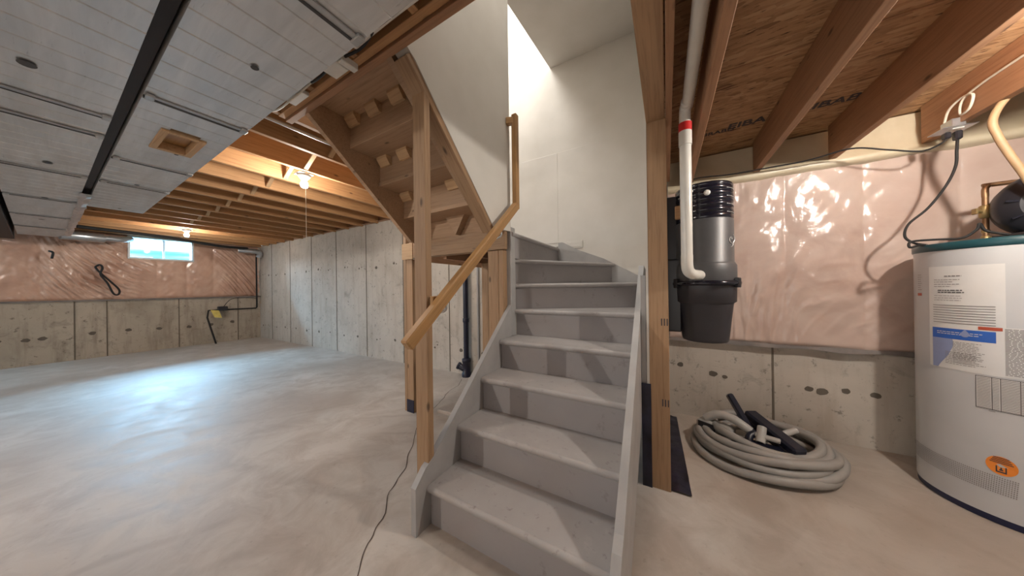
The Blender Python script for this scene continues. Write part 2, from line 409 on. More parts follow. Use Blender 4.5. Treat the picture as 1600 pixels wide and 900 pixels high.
# walls: concrete with raised form seams and tie holes inside the wall mesh
def disc(m, c, u, v, r, mi, n=10, seed=0):
    c = Vector(c); u = Vector(u); v = Vector(v); vs = []
    for k in range(n):
        a = 2*PI*k/n; q = r*(1+.35*noise.noise(Vector((math.cos(a)*1.3+seed, math.sin(a)*1.3, seed*1.7))))
        vs.append(c+u*q*math.cos(a)*1.25+v*q*math.sin(a))
    m.add(vs, [list(range(n))], mi)
m = MB()
T = 2.34
xs = [X0, -2.4, 0.0, X1]
m.prism([(x, wy(x)) for x in xs]+[(X1, 3.15), (X0, 3.15)], 0, T, 2, 0)
seams = [-8.39, -7.44, -6.48, -5.54, -4.59, -3.63, -2.67, -1.9, -.25, .727, 1.75]
for i, x in enumerate(seams):
    y = wy(x); h = T-.005 if x < 0 else .68
    m.box((x-.006, y-.005, .004), (x+.006, y+.001, h), 1)
sd = 0
for a, b in zip([X0]+seams[:-1], seams):
    for z in (.335, 1.58):
        for t in (.28, .74):
            sd += 1; x = a+(b-a)*t+random.uniform(-.04, .04)
            if x > -.2: continue
            disc(m, (x, wy(x)-.002, z+random.uniform(-.03, .03)), (1,0,0), (0,0,1), random.uniform(.014, .027), 2, seed=sd)
            if random.random() < .6:
                disc(m, (x+random.uniform(.05, .16), wy(x)-.002, z+random.uniform(-.03, .03)), (1,0,0), (0,0,1), .011, 2, seed=sd+50)
for (x, z, r) in ((.34, .40, .025), (.42, .385, .016), (.93, .37, .02), (1.0, .36, .028), (1.12, .385, .02), (1.26, .38, .022), (.1, .45, .02)):
    sd += 1; disc(m, (x, 2.898, z), (1,0,0), (0,0,1), r, 2, seed=sd)
struct(m.build('wall_back', [M['conc'], M['seam'], M['hole']]))

m = MB()   # far wall: thick concrete foot, framed upper wall with a window opening
m.box((X0-.3, Y0, 0), (X0, 2.84, 1.04), 0)
WY0, WY1, WZ0, WZ1 = .85, 1.70, 1.85, 2.30
m.box((X0-.3, Y0, 1.04), (X0-.06, -2.1, T+.2), 0); m.box((X0-.3, -2.1, 1.04), (X0-.06, -1.1, 1.9), 0); m.box((X0-.3, -2.1, 2.3), (X0-.06, WY0, T+.2), 0)
m.box((X0-.3, -1.1, 1.04), (X0-.06, WY0, 2.3), 0)
m.box((X0-.3, WY1, 1.04), (X0-.06, 2.84, T+.2), 0); m.box((X0-.3, WY0, 1.04), (X0-.06, WY1, WZ0), 0); m.box((X0-.3, WY0, WZ1), (X0-.06, WY1, T+.2), 0)
for y in (-1.9, -.9, .30, .62, 1.48, 2.4):
    m.box((X0-.001, y-.008, .004), (X0+.004, y+.008, 1.035), 1)
for i, y in enumerate((-.35, -.12, .02, .47, .85, 1.22, 1.62, 1.95, 2.3)):
    disc(m, (X0+.003, y, .44+.02*math.sin(i*5)), (0,1,0), (0,0,1), .032, 2, seed=i+3)
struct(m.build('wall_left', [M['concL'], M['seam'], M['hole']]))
struct(MB().box((X0-.3, Y0-.2, 0), (X1+.2, Y0, 2.6)).build('wall_front', M['conc']))
struct(MB().box((X1, Y0, 0), (X1+.2, 3.15, 2.6)).build('wall_right', M['conc']))
# ceilings: subfloor sheets above the joists, with the stairwell left open
SW = (-2.12, -.10, .83, 2.87)      # stairwell opening
m = MB()
m.box((X0-.3, Y0, 2.535), (SW[0], 3.15, 2.555)); m.box((SW[0], Y0, 2.535), (SW[1], SW[2], 2.555))
struct(m.build('ceiling', M['osb']))
ceil2 = MB(); ceil2.box((-.1+.095, Y0, 2.29), (X1, 3.15, 2.31))
for x in (.0,):
    ceil2.box((.2, 1.792, 2.286), (X1, 1.797, 2.291), 1)
ceil2 = struct(ceil2.build('ceiling', [M['osb'], M['joistR']]))
struct(MB().box((-.1, Y0, 2.30), (-.02, .83, 2.535)).build('trim_1', M['joistR']))
m = MB(); m.box((X0-.06, 2.885, 2.345), (-2.2, 2.925, 2.535)); m.box((X0-.06, 2.80, 2.32), (-2.2, 2.885, 2.322))
struct(m.build('trim_4', M['joistR']))
struct(MB().box((-.0, 2.902, .0), (X1, 2.94, 2.29)).build('trim_5', M['joistR']))
# stairwell drywall
m = MB(); m.box((-1.03, 2.852, 0), (-.1, 2.87, 5.2)); m.box((-1.6, 2.846, 1.66), (-1.03, 2.853, 2.655), bev=.003); m.box((-1.03, 2.846, 1.0), (-.1, 2.853, 2.655), bev=.003); m.box((-2.2, 2.852, 1.62), (-1.03, 2.87, 5.2))
struct(m.build('wall_stairwell_back', M['dry']))
m = MB(); m.box((-.105, 1.757, 0.0), (-.092, 2.852, 5.2)); m.box((-.105, .83, 2.30), (-.092, 1.757, 5.2))
struct(m.build('wall_stairwell_right', M['dry']))
struct(MB().box((-2.2, .83, 2.56), (-2.12, 2.852, 5.2)).build('wall_stairwell_left', M['dry']))
struct(MB().box((-2.2, .75, 2.56), (-.0, .83, 5.2)).build('wall_stairwell_front', M['dry']))
struct(MB().box((-2.3, .7, 5.2), (0, 2.95, 5.25)).build('ceiling_upstairs', M['dry']))
struct(MB().prism([(1.80, 3.48), (2.852, 3.62), (2.852, 3.75), (1.80, 3.61)], -1.10, -.105, 0).build('ceiling_stair_soffit', M['dry']))
struct(MB().prism([(1.79, 1.60), (1.56, 1.585), (.90, 2.262), (.84, 2.30), (.84, 5.2), (1.79, 5.2)], -1.115, -1.03, 0).build('wall_stair_middle', M['dry']))
# sill strips where the insulated frame meets the concrete
struct(MB().box((X0-.05, Y0, 1.035), (X0+.035, 2.83, 1.062)).build('trim_2', M['ledge']))
def wavy_strip(x0, x1, z, amp):
    m = MB(); n = 60; vs = []
    for i in range(n+1):
        x = x0+(x1-x0)*i/n; d = noise.noise(Vector((x*3, 2, 0)))*amp; e = noise.noise(Vector((x*5, 7, 0)))*amp
        vs += [(x, 2.84+d*.4, z+.018+d), (x, 2.835+d*.3, z-.012+e*1.2), (x, 2.902, z-.016+e)]
    m.add(vs, [(3*i, 3*i+3, 3*i+4, 3*i+1) for i in range(n)]+[(3*i+1, 3*i+4, 3*i+5, 3*i+2) for i in range(n)]); return m
struct(wavy_strip(-.0, X1, .688, .012).build('trim_3', M['ledge']))

# insulation under plastic sheet
def sheet(axis, c0, u0, u1, z0, z1, nu, nz, amp, mat, name, seed, hole=None, fold=lambda u, z: .4, fa=.03):
    vs = []; fs = []
    for j in range(nz+1):
        for i in range(nu+1):
            u = u0+(u1-u0)*i/nu; z = z0+(z1-z0)*j/nz
            if hole:
                # snap grid to the opening
                for hv in hole[:2]:
                    if abs(u-hv) < (u1-u0)/nu/2: u = hv
                for hv in hole[2:]:
                    if abs(z-hv) < (z1-z0)/nz/2: z = hv
            d = amp*(.9*noise.noise(Vector((u*1.3+seed, z*1.6, 0)))+.45*noise.noise(Vector((u*5+z*4, z*2-u, seed)))+.22*noise.noise(Vector((u*14-z*9, z*7+u*5, seed))))
            an = fold(u, z); cu, su = math.cos(an), math.sin(an); p_ = u*cu+z*su; q_ = -u*su+z*cu
            mask = max(0, noise.noise(Vector((u*.9+seed, z*1.4, 5)))+.25)
            r1 = 1-min(1, abs(noise.noise(Vector((p_*1.6, q_*15+seed, 1))))*3.2); r2 = 1-min(1, abs(noise.noise(Vector((p_*3.5+4, q_*30, seed))))*3.0)
            d = d*.6+fa*mask*(r1*1.0+r2*.45)
            batt = abs(math.sin(u*PI/.4))**.5*amp*.5
            d += batt
            e = min(j, nz-j)/3; d *= min(1, .2+e)
            if axis == 0: vs.append((c0+abs(d), u, z))
            else: vs.append((u, c0-abs(d), z))
    for j in range(nz):
        for i in range(nu):
            a = j*(nu+1)+i; q = (a, a+1, a+nu+2, a+nu+1)
            if hole:
                P = [vs[k] for k in q]; uu = sum(p[1-axis] if axis == 0 else p[0] for p in P)/4
                uu = sum((p[1] if axis == 0 else p[0]) for p in P)/4; zz = sum(p[2] for p in P)/4
                if hole[0] < uu < hole[1] and hole[2] < zz < hole[3]: continue
            fs.append(q)
    m = MB().add(vs, fs, 0, True); return m.build(name, mat)
ins = sheet(0, X0-.05, -3.5, 2.80, 1.06, 2.31, 460, 90, .04, M['polyL'], 'wall_insulation', 2.0, hole=(WY0, WY1, WZ0, WZ1), fold=lambda u, z: -.9+.35*math.sin(u*1.3), fa=.07)
tag(ins, 'pink insulation under wrinkled clear plastic around the small window', 'insulation')
ins = sheet(1, 2.865, .02, X1-.02, .70, 2.03, 300, 150, .03, M['polyR'], 'wall_insulation', 5.0, fold=lambda u, z: 1.35+.2*math.sin(u*3), fa=.014)
tag(ins, 'pink insulation under glossy clear plastic behind the water heater and vacuum canister', 'insulation')
# cream vapour barrier folded over the sill, bulging below the joist ends
m = MB(); n = 90; prof = [(2.868, 2.0), (2.82, 2.005), (2.79, 2.02), (2.80, 2.05), (2.83, 2.10), (2.85, 2.17), (2.86, 2.28)]
vs = []
for i in range(n+1):
    x = .02+(X1-.04)*i/n
    for k, (y, z) in enumerate(prof):
        d = noise.noise(Vector((x*4, k*.6, 1)))*.014; vs.append((x, min(2.868, y-abs(d)*(0 < k < 6)), z+d*.8*(k < 4)+.0*x))
m.add(vs, [(i*7+k, (i+1)*7+k, (i+1)*7+k+1, i*7+k+1) for i in range(n) for k in range(6)], 0, True)
tag(m.build('vapour_barrier', M['cream']), 'cream plastic vapour barrier bulging over the sill between the joist ends', 'vapour barrier')

# window in the far wall
win = struct(empty('window_1', (X0, (WY0+WY1)/2, WZ0)))
def wpart(mb, name, mat, parent=win):
    o = mb.build(name, mat, parent); o.matrix_parent_inverse = Matrix.Translation(parent.location).inverted(); return o
m = MB()
for a, b in (((WY0, WZ0), (WY1, WZ0+.035)), ((WY0, WZ1-.03), (WY1, WZ1)), ((WY0, WZ0+.035), (WY0+.03, WZ1-.03)), ((WY1-.03, WZ0+.035), (WY1, WZ1-.03))):
    m.box((X0-.18, a[0], a[1]), (X0+.012, b[0], b[1]), bev=.003)
wpart(m, 'window_frame', M['winframe'])
m = MB(); m.box((X0-.12, 1.285, WZ0+.035), (X0-.08, 1.315, WZ1-.03), bev=.003); m.box((X0-.12, WY0+.03, WZ0+.05), (X0-.08, 1.16, WZ0+.062))
wpart(m, 'sliding_sash', M['winframe'])
wpart(MB().box((X0-.105, WY0+.03, WZ0+.035), (X0-.10, 1.285, WZ1-.03)), 'pane', M['glass'])
wpart(MB().box((X0-.105, 1.315, WZ0+.035), (X0-.10, WY1-.03, WZ1-.03)), 'pane', M['glass'])
# outside: corrugated window well
m = MB(); vs = []; n = 60
for i in range(n+1):
    a = PI*i/n; y = 1.27-.85*math.cos(a); x = X0-.35-.7*math.sin(a)
    for k in range(25): vs.append((x-.012*math.sin(k*1.3), y, 1.5+k*.0265))
m.add(vs, [(i*25+k, (i+1)*25+k, (i+1)*25+k+1, i*25+k+1) for i in range(n) for k in range(24)], 0, True)
tag(m.build('window_well', M['well']), 'blue-green corrugated window well seen through the far basement window', 'window well')

# ------------------------------------------------------------------ joists
ords = ['first','second','third','fourth','fifth','sixth','seventh','eighth','ninth','tenth','eleventh','twelfth','thirteenth','fourteenth','fifteenth','sixteenth','seventeenth']
JX = []; x = -2.52; i = 0
while x > -9.0:
    JX.append(x)
    o = board('ceiling_joist', (x, -3.95, 2.417), (x, wy(x)-.01, 2.417), .038, .235, M['joist'])
    tag(o, 'bare timber ceiling joist, %s counted leftwards from the staircase towards the far window wall' % ords[i], 'joist', 'ceiling joists over the open left area')
    x -= .43; i += 1
for x, q in ((-1.72, 'farthest left'), (-1.30, 'second from left'), (-.88, 'second from right'), (-.46, 'nearest the overhead beam')):
    tag(board('tail_joist', (x, -3.95, 2.417), (x, .785, 2.417), .038, .235, M['joist']), 'bare joist stub above the metal ducts by the stair opening, '+q, 'joist', 'short joists ending at the stair opening')
tag(board('trimmer_joist', (-2.14, -3.95, 2.417), (-2.14, 2.87, 2.417), .038, .235, M['joist']), 'timber trimmer joist bordering the left side of the stair opening', 'joist')
hd = thing('stair_header', (-1.2, .81, 2.28), 'doubled timber header crossing above the top of the raw upper stairs', 'beam')
board('header_ply', (-2.16, .825, 2.40), (.0, .825, 2.40), .036, .24, M['joistR'], hd)
board('header_ply', (-2.16, .787, 2.415), (.0, .787, 2.415), .036, .24, M['joist'], hd)
RX = [.186, .624, 1.033, 1.442, 1.85, 2.26]
rl = ['bare joist nearest the white vacuum pipe, leftmost over the utility corner', 'bare joist second from the white vacuum pipe, with clear subfloor both sides',
      'wide bare joist whose end sits right of the canister, third from the white vacuum pipe', 'bare joist carrying the electrical outlet box above the water heater',
      'bare joist over the water heater, beyond the outlet box', 'bare joist farthest right over the water heater']
for x, l in zip(RX, rl):
    if x > 2: continue
    tag(board('ceiling_joist', (x, -3.95, 2.17), (x, 2.80, 2.17), .038, .238, M['joistR']), l, 'joist', 'ceiling joists over the utility corner')
bm = thing('wall_top_beam', (-.045, 1.0, 2.11), 'timber top plate running overhead above the right-hand post of the stairs', 'beam')
board('top_plate', (-.045, -2.5, 2.155), (-.045, 1.80, 2.155), .095, .08, M['stud'], bm)
board('upper_plate', (-.045, -2.5, 2.243), (-.045, 1.80, 2.243), .09, .085, M['joistR'], bm)
tag(board('ledger_board', (.022, -2.5, 2.19), (.022, 2.80, 2.19), .03, .18, M['joistR']), 'narrow reddish board fixed beside the overhead plate right of the stair post', 'board')
# crossed bridging between joists
k = 0
for a, b in zip([-2.14]+JX[:11], JX[:11]):
    k += 1
    br = thing('cross_bridging', ((a+b)/2, 1.22, 2.3), 'crossed timber bridging in the %s gap between joists left of the stairs' % ords[k-1], 'bridging', 'cross bridging between the left joists')
    board('strut', (a-.02, 1.20, 2.315), (b+.02, 1.20, 2.52), .035, .018, M['block'], br)
    board('strut', (a-.02, 1.245, 2.52), (b+.02, 1.245, 2.315), .035, .018, M['block'], br)
# stamp on the subfloor
for body, x, y, sz in (('IIIRABU', .335, 2.475, .062), ('EIBABUI', .575, 2.44, .105), ('EIBABU', .93, 2.44, .10)):
    Mx = Matrix.Translation((x, y, 2.2885)) @ Matrix.Rotation(PI, 4, 'X') @ Matrix.Rotation(0, 4, 'Z')
    text(body, sz, Mx, M['inkd'], 'printed_stamp', ceil2)

# ------------------------------------------------------------------ metal ducts
def duct(x_end, x_start, y0, y1, z0, z1, label, holes, openings=()):
    root = thing('metal_duct', ((x_end+x_start)/2, (y0+y1)/2, z0), label, 'duct')
    P = Matrix.Translation(root.location).inverted()
    m = MB()
    # profile along X with raised beads across the width
    pts = []; x = x_start
    cuts = sorted(openings)
    while x > x_end:
        pts += [(x, 0), (x-.004, -.003), (x-.008, 0)]; x -= .135
    pts.append((x_end, 0))
    pts = [(max(p[0], x_end), p[1]) for p in pts]
    for (xa, da), (xb, db) in zip(pts[:-1], pts[1:]):
        if xa-xb < 1e-6: continue
        segs = [(y0, y1)]
        for (ox0, ox1, oy0, oy1) in openings:
            if xb < (ox0+ox1)/2+(ox1-ox0)/2 and xa > ox0: segs = [(y0, oy0), (oy1, y1)]
        for (ya, yb) in segs:
            m.add([(xa, ya, z0+da), (xb, ya, z0+db), (xb, yb, z0+db), (xa, yb, z0+da)], [(0, 3, 2, 1)])
    m.add([(x_start, y0, z0), (x_end, y0, z0), (x_end, y0, z1), (x_start, y0, z1)], [(0,1,2,3)])
    m.add([(x_start, y1, z0), (x_end, y1, z0), (x_end, y1, z1), (x_start, y1, z1)], [(3,2,1,0)])
    m.add([(x_end, y0, z0), (x_end, y1, z0), (x_end, y1, z1), (x_end, y0, z1)], [(0,1,2,3)])
    m.add([(x_start, y0, z1), (x_end, y0, z1), (x_end, y1, z1), (x_start, y1, z1)], [(0,1,2,3)])
    for (hx, hy, r) in holes:
        vs = [(hx+r*1.3*math.cos(2*PI*k/16), hy+r*math.sin(2*PI*k/16), z0-.0062) for k in range(16)]
        m.add(vs, [list(range(16))], 1)
    o = m.build('duct_panel', [M['duct'], M['ductdark']], root); o.matrix_parent_inverse = P
    return root
def seam(root, x, y0, y1, z0, thick):
    m = MB(); m.box((x-.006*thick, y0, z0-.011), (x+.006*thick, y1, z0-.001), 1)
    m.box((x+.006*thick, y0+.004, z0-.008), (x+.03, y1-.004, z0-.002), 0)
    for yy in (y0+.004, y1-.03): m.box((x-.01, yy, z0-.016), (x+.045, yy+.028, z0-.002), 0, bev=.003)
    o = m.build('joint_cleat', [M['cleat'], M['ductdark']], root); o.matrix_parent_inverse = Matrix.Translation(root.location).inverted()
RG = (-2.80, -2.50, .375, .49)
d2 = duct(-5.33, -.13, .245, .605, 2.10, 2.295, 'long beaded sheet metal duct nearer the stairs with a timber edged opening',
          [(-1.474, .448, .013), (-2.853, .46, .01), (-3.93, .417, .014), (-5.17, .436, .013)], [RG])
for x, t in ((-1.0, 1), (-2.13, 1.4), (-3.27, 1), (-4.03, .8)): seam(d2, x, .245, .605, 2.10, t)
m = MB(); z = 2.10; w_ = .03
x0, x1, y0, y1 = RG
m.box((x0-w_, y0-w_, z-.012), (x1+w_, y0, z+.04), bev=.002); m.box((x0-w_, y1, z-.012), (x1+w_, y1+w_, z+.04), bev=.002)
m.box((x0-w_, y0, z-.012), (x0, y1, z+.04), bev=.002); m.box((x1, y0, z-.012), (x1+w_, y1, z+.04), bev=.002)
m.box((x0, y0, z+.04), (x1, y1, z+.06), 1)
o = m.build('register_opening', [M['block'], M['rail']], d2); o.matrix_parent_inverse = Matrix.Translation(d2.location).inverted(); o['label'] = 'wooden framed register opening'
d1 = duct(-8.6, -.13, -.17, .195, 2.10, 2.295, 'long beaded sheet metal duct farther from the stairs reaching the window wall',
          [(-2.227, -.022, .022), (-3.78, .03, .02), (-5.164, .027, .018), (-6.68, .013, .02)])
for x, t in ((-2.57, .6), (-2.9, 1), (-4.03, 1.2), (-5.23, 1.2), (-6.4, 1), (-7.5, 1)): seam(d1, x, -.17, .195, 2.10, t)
tag(MB().box((-8.9, .20, 2.13), (-.13, .238, 2.29)).build('gap_shade_strip', M['dark']), 'dark strip standing in for shade in the narrow gap between the two metal ducts', 'beam')  # near-black strip stands in for the shade between the ducts
tag(MB().box((-9.0, -.46, 2.06), (1.5, -.20, 2.295), bev=.004).build('corner_shade_strip', M['dark']), 'dark strip standing in for shade left of the two metal ducts, meeting the window wall', 'beam')  # added dark strip covers the joists, painted as the shade in that corner
m = MB(); vs = []; n = 90
for i in range(n+1):
    x = -4.6-3.6*i/n; a = noise.noise(Vector((x*6, 1, 0)))*.03; b_ = noise.noise(Vector((x*6, 5, 0)))*.03
    vs += [(x, .188+a*.5, 2.092-abs(a)), (x, .215+b_*.5, 2.075+a*.6), (x, .25+a*.4, 2.094-abs(b_))]
m.add(vs, [(3*i+k, 3*i+k+1, 3*i+k+4, 3*i+k+3) for i in range(n) for k in range(2)], 0)
tag(m.build('foil_tape', M['galv']), 'crumpled silver foil tape hanging along the gap at the far end of the ducts', 'tape')
# round branch pipes by the window wall
bp = thing('branch_pipe', (-8.3, .2, 2.1), 'round galvanised branch pipe leaving the duct end left of the window', 'pipe')
P = Matrix.Translation(bp.location).inverted()
o = MB().tube(smoothpath([(-8.45, .16, 2.13), (-8.5, .35, 2.135), (-8.6, .55, 2.14)]), .075, 16).build('collar', M['galv'], bp); o.matrix_parent_inverse = P
o = MB().tube(smoothpath([(-8.6, .52, 2.15), (-8.7, .75, 2.16), (-8.8, .85, 2.20)]), .05, 16).build('elbow', M['galv'], bp); o.matrix_parent_inverse = P
tag(MB().tube(smoothpath([(-8.85, 2.35, 2.16), (-8.8, 2.62, 2.16), (-8.85, 2.74, 2.13), (-8.9, 2.74, 2.04)]), .055, 16, rfun=lambda i: .055+.006*(i % 2)).build('flexible_pipe', M['galv']),
    'crumpled silver flexible pipe in the far corner where the two walls meet', 'pipe')
gp = tag(MB().tube(smoothpath([(-8.3, .3, 2.27), (-8.5, 1.2, 2.26), (-8.65, 2.0, 2.2), (-8.8, 2.5, 2.22)]), .028, 8).build('overhead_cable', M['cable']),
    'dark pipe running along the ceiling just above the far window', 'pipe')
wp = tag(MB().tube([(-2.303, .66, 2.33), (-2.303, 1.30, 2.33)], .013, 10).build('water_pipe', M['silver']), 'shiny thin pipe between duct edge and first joist left of stairs', 'pipe')
# water service at far corner
ws = thing('water_service', (-8.95, 2.6, 0), 'black service line running down the far corner to the floor with a yellow tag', 'pipe')
P = Matrix.Translation(ws.location).inverted()
o = MB().tube([(-8.93, 2.70, 2.2), (-8.93, 2.70, .78), (-8.93, 2.68, .76), (-8.95, 2.0, .76), (-8.95, 1.88, .76), (-8.95, 1.86, .60), (-8.90, 1.97, .05), (-8.90, 1.98, 0)], .017, 8).build('line', M['cable'], ws); o.matrix_parent_inverse = P
o = MB().box((-8.99, 2.02, .74), (-8.90, 2.18, .84), bev=.01).build('meter', M['black'], ws); o.matrix_parent_inverse = P
o = MB().add([(-8.90, 1.90, .77), (-8.90, 2.03, .75), (-8.90, 2.08, .58), (-8.90, 1.96, .60), (-8.903, 1.90, .77), (-8.903, 2.03, .75), (-8.903, 2.08, .58), (-8.903, 1.96, .60)], [(0,1,2,3),(7,6,5,4),(0,4,5,1),(1,5,6,2),(2,6,7,3),(3,7,4,0)]).build('tag', M['yellow'], ws); o.matrix_parent_inverse = P; o['label'] = 'yellow paper tag'
o = MB().tube(smoothpath([(-8.94, 2.12, .84), (-8.95, 2.25, 1.0), (-8.95, 2.5, 1.03), (-8.93, 2.7, 1.0)]), .006, 6).build('bonding_wire', M['cable'], ws); o.matrix_parent_inverse = P
# loop of wire hung on the insulation
tag(MB().tube(smoothpath([(-9.0, .50, 1.66), (-8.98, .545, 1.70), (-8.97, .57, 1.64), (-8.96, .55, 1.52), (-8.96, .62, 1.36), (-8.96, .68, 1.17), (-8.96, .73, 1.15), (-8.96, .74, 1.24), (-8.97, .66, 1.38), (-8.97, .58, 1.50), (-8.98, .52, 1.60), (-9.0, .50, 1.66)]), .014, 6).build('wire_loop', M['cable']),
    'dark hank of wire hanging on the pink plastic below the window', 'wire')
tag(MB().tube(smoothpath([(-9.02, .08, 1.90), (-8.97, .11, 1.87), (-8.97, .10, 1.77)]), .015, 6).build('wire_stub', M['cable']), 'short black wire end poking from the pink plastic under the far duct', 'wire')

# ------------------------------------------------------------------ bare bulbs
def lamp(x, y, z, strength, label, string=None):
    r = thing('ceiling_bulb', (x, y, z), label, 'light', 'bare bulb ceiling fittings')
    MB().lathe([(.055, .0), (.055, -.012), (.04, -.03), (.028, -.045)][::-1], n=24).build('lamp_holder', M['white'], r)
    prof = [(.012, -.045), (.016, -.055), (.028, -.078), (.031, -.095), (.026, -.115), (.012, -.125), (.001, -.127)]
    MB().lathe(prof[::-1], n=20).build('bulb', bulbmat('glowing_bulb', strength), r)
    MB().box((-.06, -.06, .0), (.06, .06, .012), bev=.003).build('mounting_box', M['silver'], r)
    if string: MB().tube([(.03, 0, -.02), (.032, 0, -string)], .0022, 5).build('pull_string', M['cablew'], r)
    return r
lamp(-3.02, 1.27, 2.285, BULB_MID, 'bare glowing bulb with a long pull string, beside the stairs', .65)
lamp(-7.4, 1.30, 2.285, BULB_FAR, 'bare glowing bulb in front of the small far window')
lamp(-3.4, -2.4, 2.285, BULB_REAR, 'bare bulb on the joists behind the viewpoint')
board('bulb_block', (1.052, 1.50, 2.14), (1.424, 1.50, 2.14), .05, .036, M['joistR'])
tag(bpy.data.objects['bulb_block'], 'short timber block between two joists holding the utility bulb', 'board')
lamp(1.30, 1.50, 2.115, BULB_UTIL, 'bare bulb under the joists at the near right')

# ------------------------------------------------------------------ stairs
XL, XR, NY, RUN, RISE = -1.03, -.17, .933, .2254, .2
st = thing('staircase', (-.6, .95, 0), 'grey painted wooden stairs rising and turning left between the posts', 'staircase')
SP = Matrix.Translation(st.location).inverted()
def spart(mb, name, mat):
    o = mb.build(name, mat, st); o.matrix_parent_inverse = SP; return o
def tread_poly(poly, front, z, name='tread', th=.034, mat=None):
    """poly: list of (x,y) CCW with edge 'front' (i,i+1) having a rounded nose"""
    m = MB(); m.prism(poly, z-th, z, 2)
    a = Vector((*poly[front], 0)); b = Vector((*poly[(front+1) % len(poly)], 0))
    m.tube([(a.x, a.y, z-th/2), (b.x, b.y, z-th/2)], th/2, 14)
    return spart(m, name, mat or M['tread'])
def riser_seg(a, b, z0, z1, th=.018):
    a = Vector((*a, 0)); b = Vector((*b, 0)); d = (b-a).normalized(); nrm = Vector((-d.y, d.x, 0))
    m = MB(); p = [a, b, b+nrm*th, a+nrm*th]
    m.prism([(q.x, q.y) for q in p], z0, z1, 2); return spart(m, 'riser', M['riser'])
for k in range(1, 5):
    y = NY+(k-1)*RUN
    tread_poly([(XL, y+.017), (XR, y+.017), (XR, y+RUN+.04), (XL, y+RUN+.04)], 0, k*RISE)
    riser_seg((XL, y+.028), (XR, y+.028), (k-1)*RISE, k*RISE-.034)
y5 = NY+4*RUN
PV = (-1.03, 1.87)      # winder pivot
riser_seg((XL, y5+.028), (XR, y5+.028), .8, 1.0-.034)
tread_poly([(XL, y5+.017), (XR, y5+.017), (XR, 2.46), (-1.03, 2.0)], 0, 1.0)
def wl(p, ang, x=None, y=None):
    c, s = math.cos(ang), math.sin(ang)
    t = (x-p[0])/c if x is not None else (y-p[1])/s
    return (p[0]+t*c, p[1]+t*s)
a6 = math.radians(29); a7 = math.radians(57)
e6 = wl(PV, a6, x=XR); e7 = wl((-1.045, 1.90), a7, y=2.835)
n6 = (-math.sin(a6), math.cos(a6)); n7 = (-math.sin(a7), math.cos(a7))
sh = lambda p, n, d: (p[0]+n[0]*d, p[1]+n[1]*d)
riser_seg(sh((-1.05, 1.86), n6, .028), sh(e6, n6, .028), 1.0, 1.2-.034)
tread_poly([sh((-1.05, 1.86), n6, .017), sh(e6, n6, .017), (XR, 2.835), (-.3, 2.835), (-1.05, 2.0)], 0, 1.2)
riser_seg(sh((-1.05, 1.89), n7, .028), sh(e7, n7, .028), 1.2, 1.4-.034)
tread_poly([sh((-1.05, 1.89), n7, .017), sh(e7, n7, .017), (-1.0, 2.835), (-1.06, 1.95)], 0, 1.4)
riser_seg((-1.035+.0, 1.86), (-1.035, 2.835), 1.4, 1.6-.034)
o = tread_poly([(-1.03, 1.80), (-1.03, 2.85), (-1.95, 2.85), (-1.95, 1.80)], 0, 1.6, 'landing')
# skirts / stringers
nose = lambda y: .2+(y-NY)*RISE/RUN
def skirt(y_end): return [(.868, 0), (.868, .225), (.93, .29), (.98, nose(.98)+.075), (y_end, nose(y_end)+.075), (y_end, nose(y_end)-.22), (1.14, 0)]
spart(MB().prism(skirt(1.80), XL-.034, XL-.002, 0), 'stringer', M['stringer'])
spart(MB().prism(skirt(2.10)[:5]+[(2.835, 1.24), (2.835, .6), (2.1, .6), (1.14, 0)], XR+.002, XR+.034, 0), 'stringer', M['stringer'])
spart(MB().box((XR+.036, 1.765, .55), (-.108, 1.785, 1.23)), 'corner_trim', M['stringer'])
spart(MB().box((-1.072, 1.79, .80), (-1.028, 1.855, 1.635), bev=.003), 'newel_board', M['stringer'])
spart(MB().prism([(-1.03, 1.0), (-1.03, 1.66), (-.98, 1.66), (-.80, 1.56), (-.55, 1.455), (-.17, 1.235), (-.136, 1.225), (-.136, 1.0)], 2.835, 2.85, 1), 'skirt_board', M['stringer'])
o = spart(MB().tube([(-1.05, 1.86, 1.585), (-1.04, 2.83, 1.585)], .02, 12), 'landing_nosing', M['tread'])
# wall plate of an outlet low on the stairwell back wall
pl = tag(MB().box((-.93, 2.839, 1.585), (-.76, 2.846, 1.665), bev=.002).box((-.915, 2.836, 1.60), (-.775, 2.840, 1.65), bev=.0015).build('wall_plate', M['dry']), 'white blank plate low on the stairwell wall above the winding steps', 'plate')

# ------------------------------------------------------------------ raw upper flight seen from below
uf = thing('upper_stair_flight', (-1.5, 1.3, 1.6), 'raw timber underside of the upper stair flight with glue blocks', 'staircase')
UP = Matrix.Translation(uf.location).inverted()
def upart(mb, name, mat):
    # build in a frame whose local X is along the tread so the grain runs across
    o = mb.build(name, mat, uf); o.matrix_parent_inverse = UP; return o
UL, UR = -1.93, -1.165
for i, (y, z) in enumerate(((1.765, 1.6), (1.54, 1.8), (1.322, 2.0), (1.096, 2.2))):
    upart(MB().box((UL, y, z+.0005), (UR, y+.016, z+.20), bev=.001), 'riser', M['ply'])
    upart(MB().box((UL, y-.229, z+.168), (UR, y-.0005, z+.20), bev=.002), 'tread', M['ply'])
    for bxx in ((), (-1.865, -1.36), (-1.84, -1.62), (-1.86, -1.63, -1.40))[i]:
        upart(MB().prism([(y-.001, z+.1675), (y-.05, z+.1675), (y-.05, z+.15), (y-.018, z+.105), (y-.001, z+.105)], bxx-.055, bxx+.055, 0), 'glue_block', M['block'])
def sline(y): return 1.60+(1.60-y)*.905
poly = [(1.78, 1.45), (1.60, 1.60), (.832, 2.295), (.832, 2.60), (1.05, 2.60), (1.78, 1.95)]
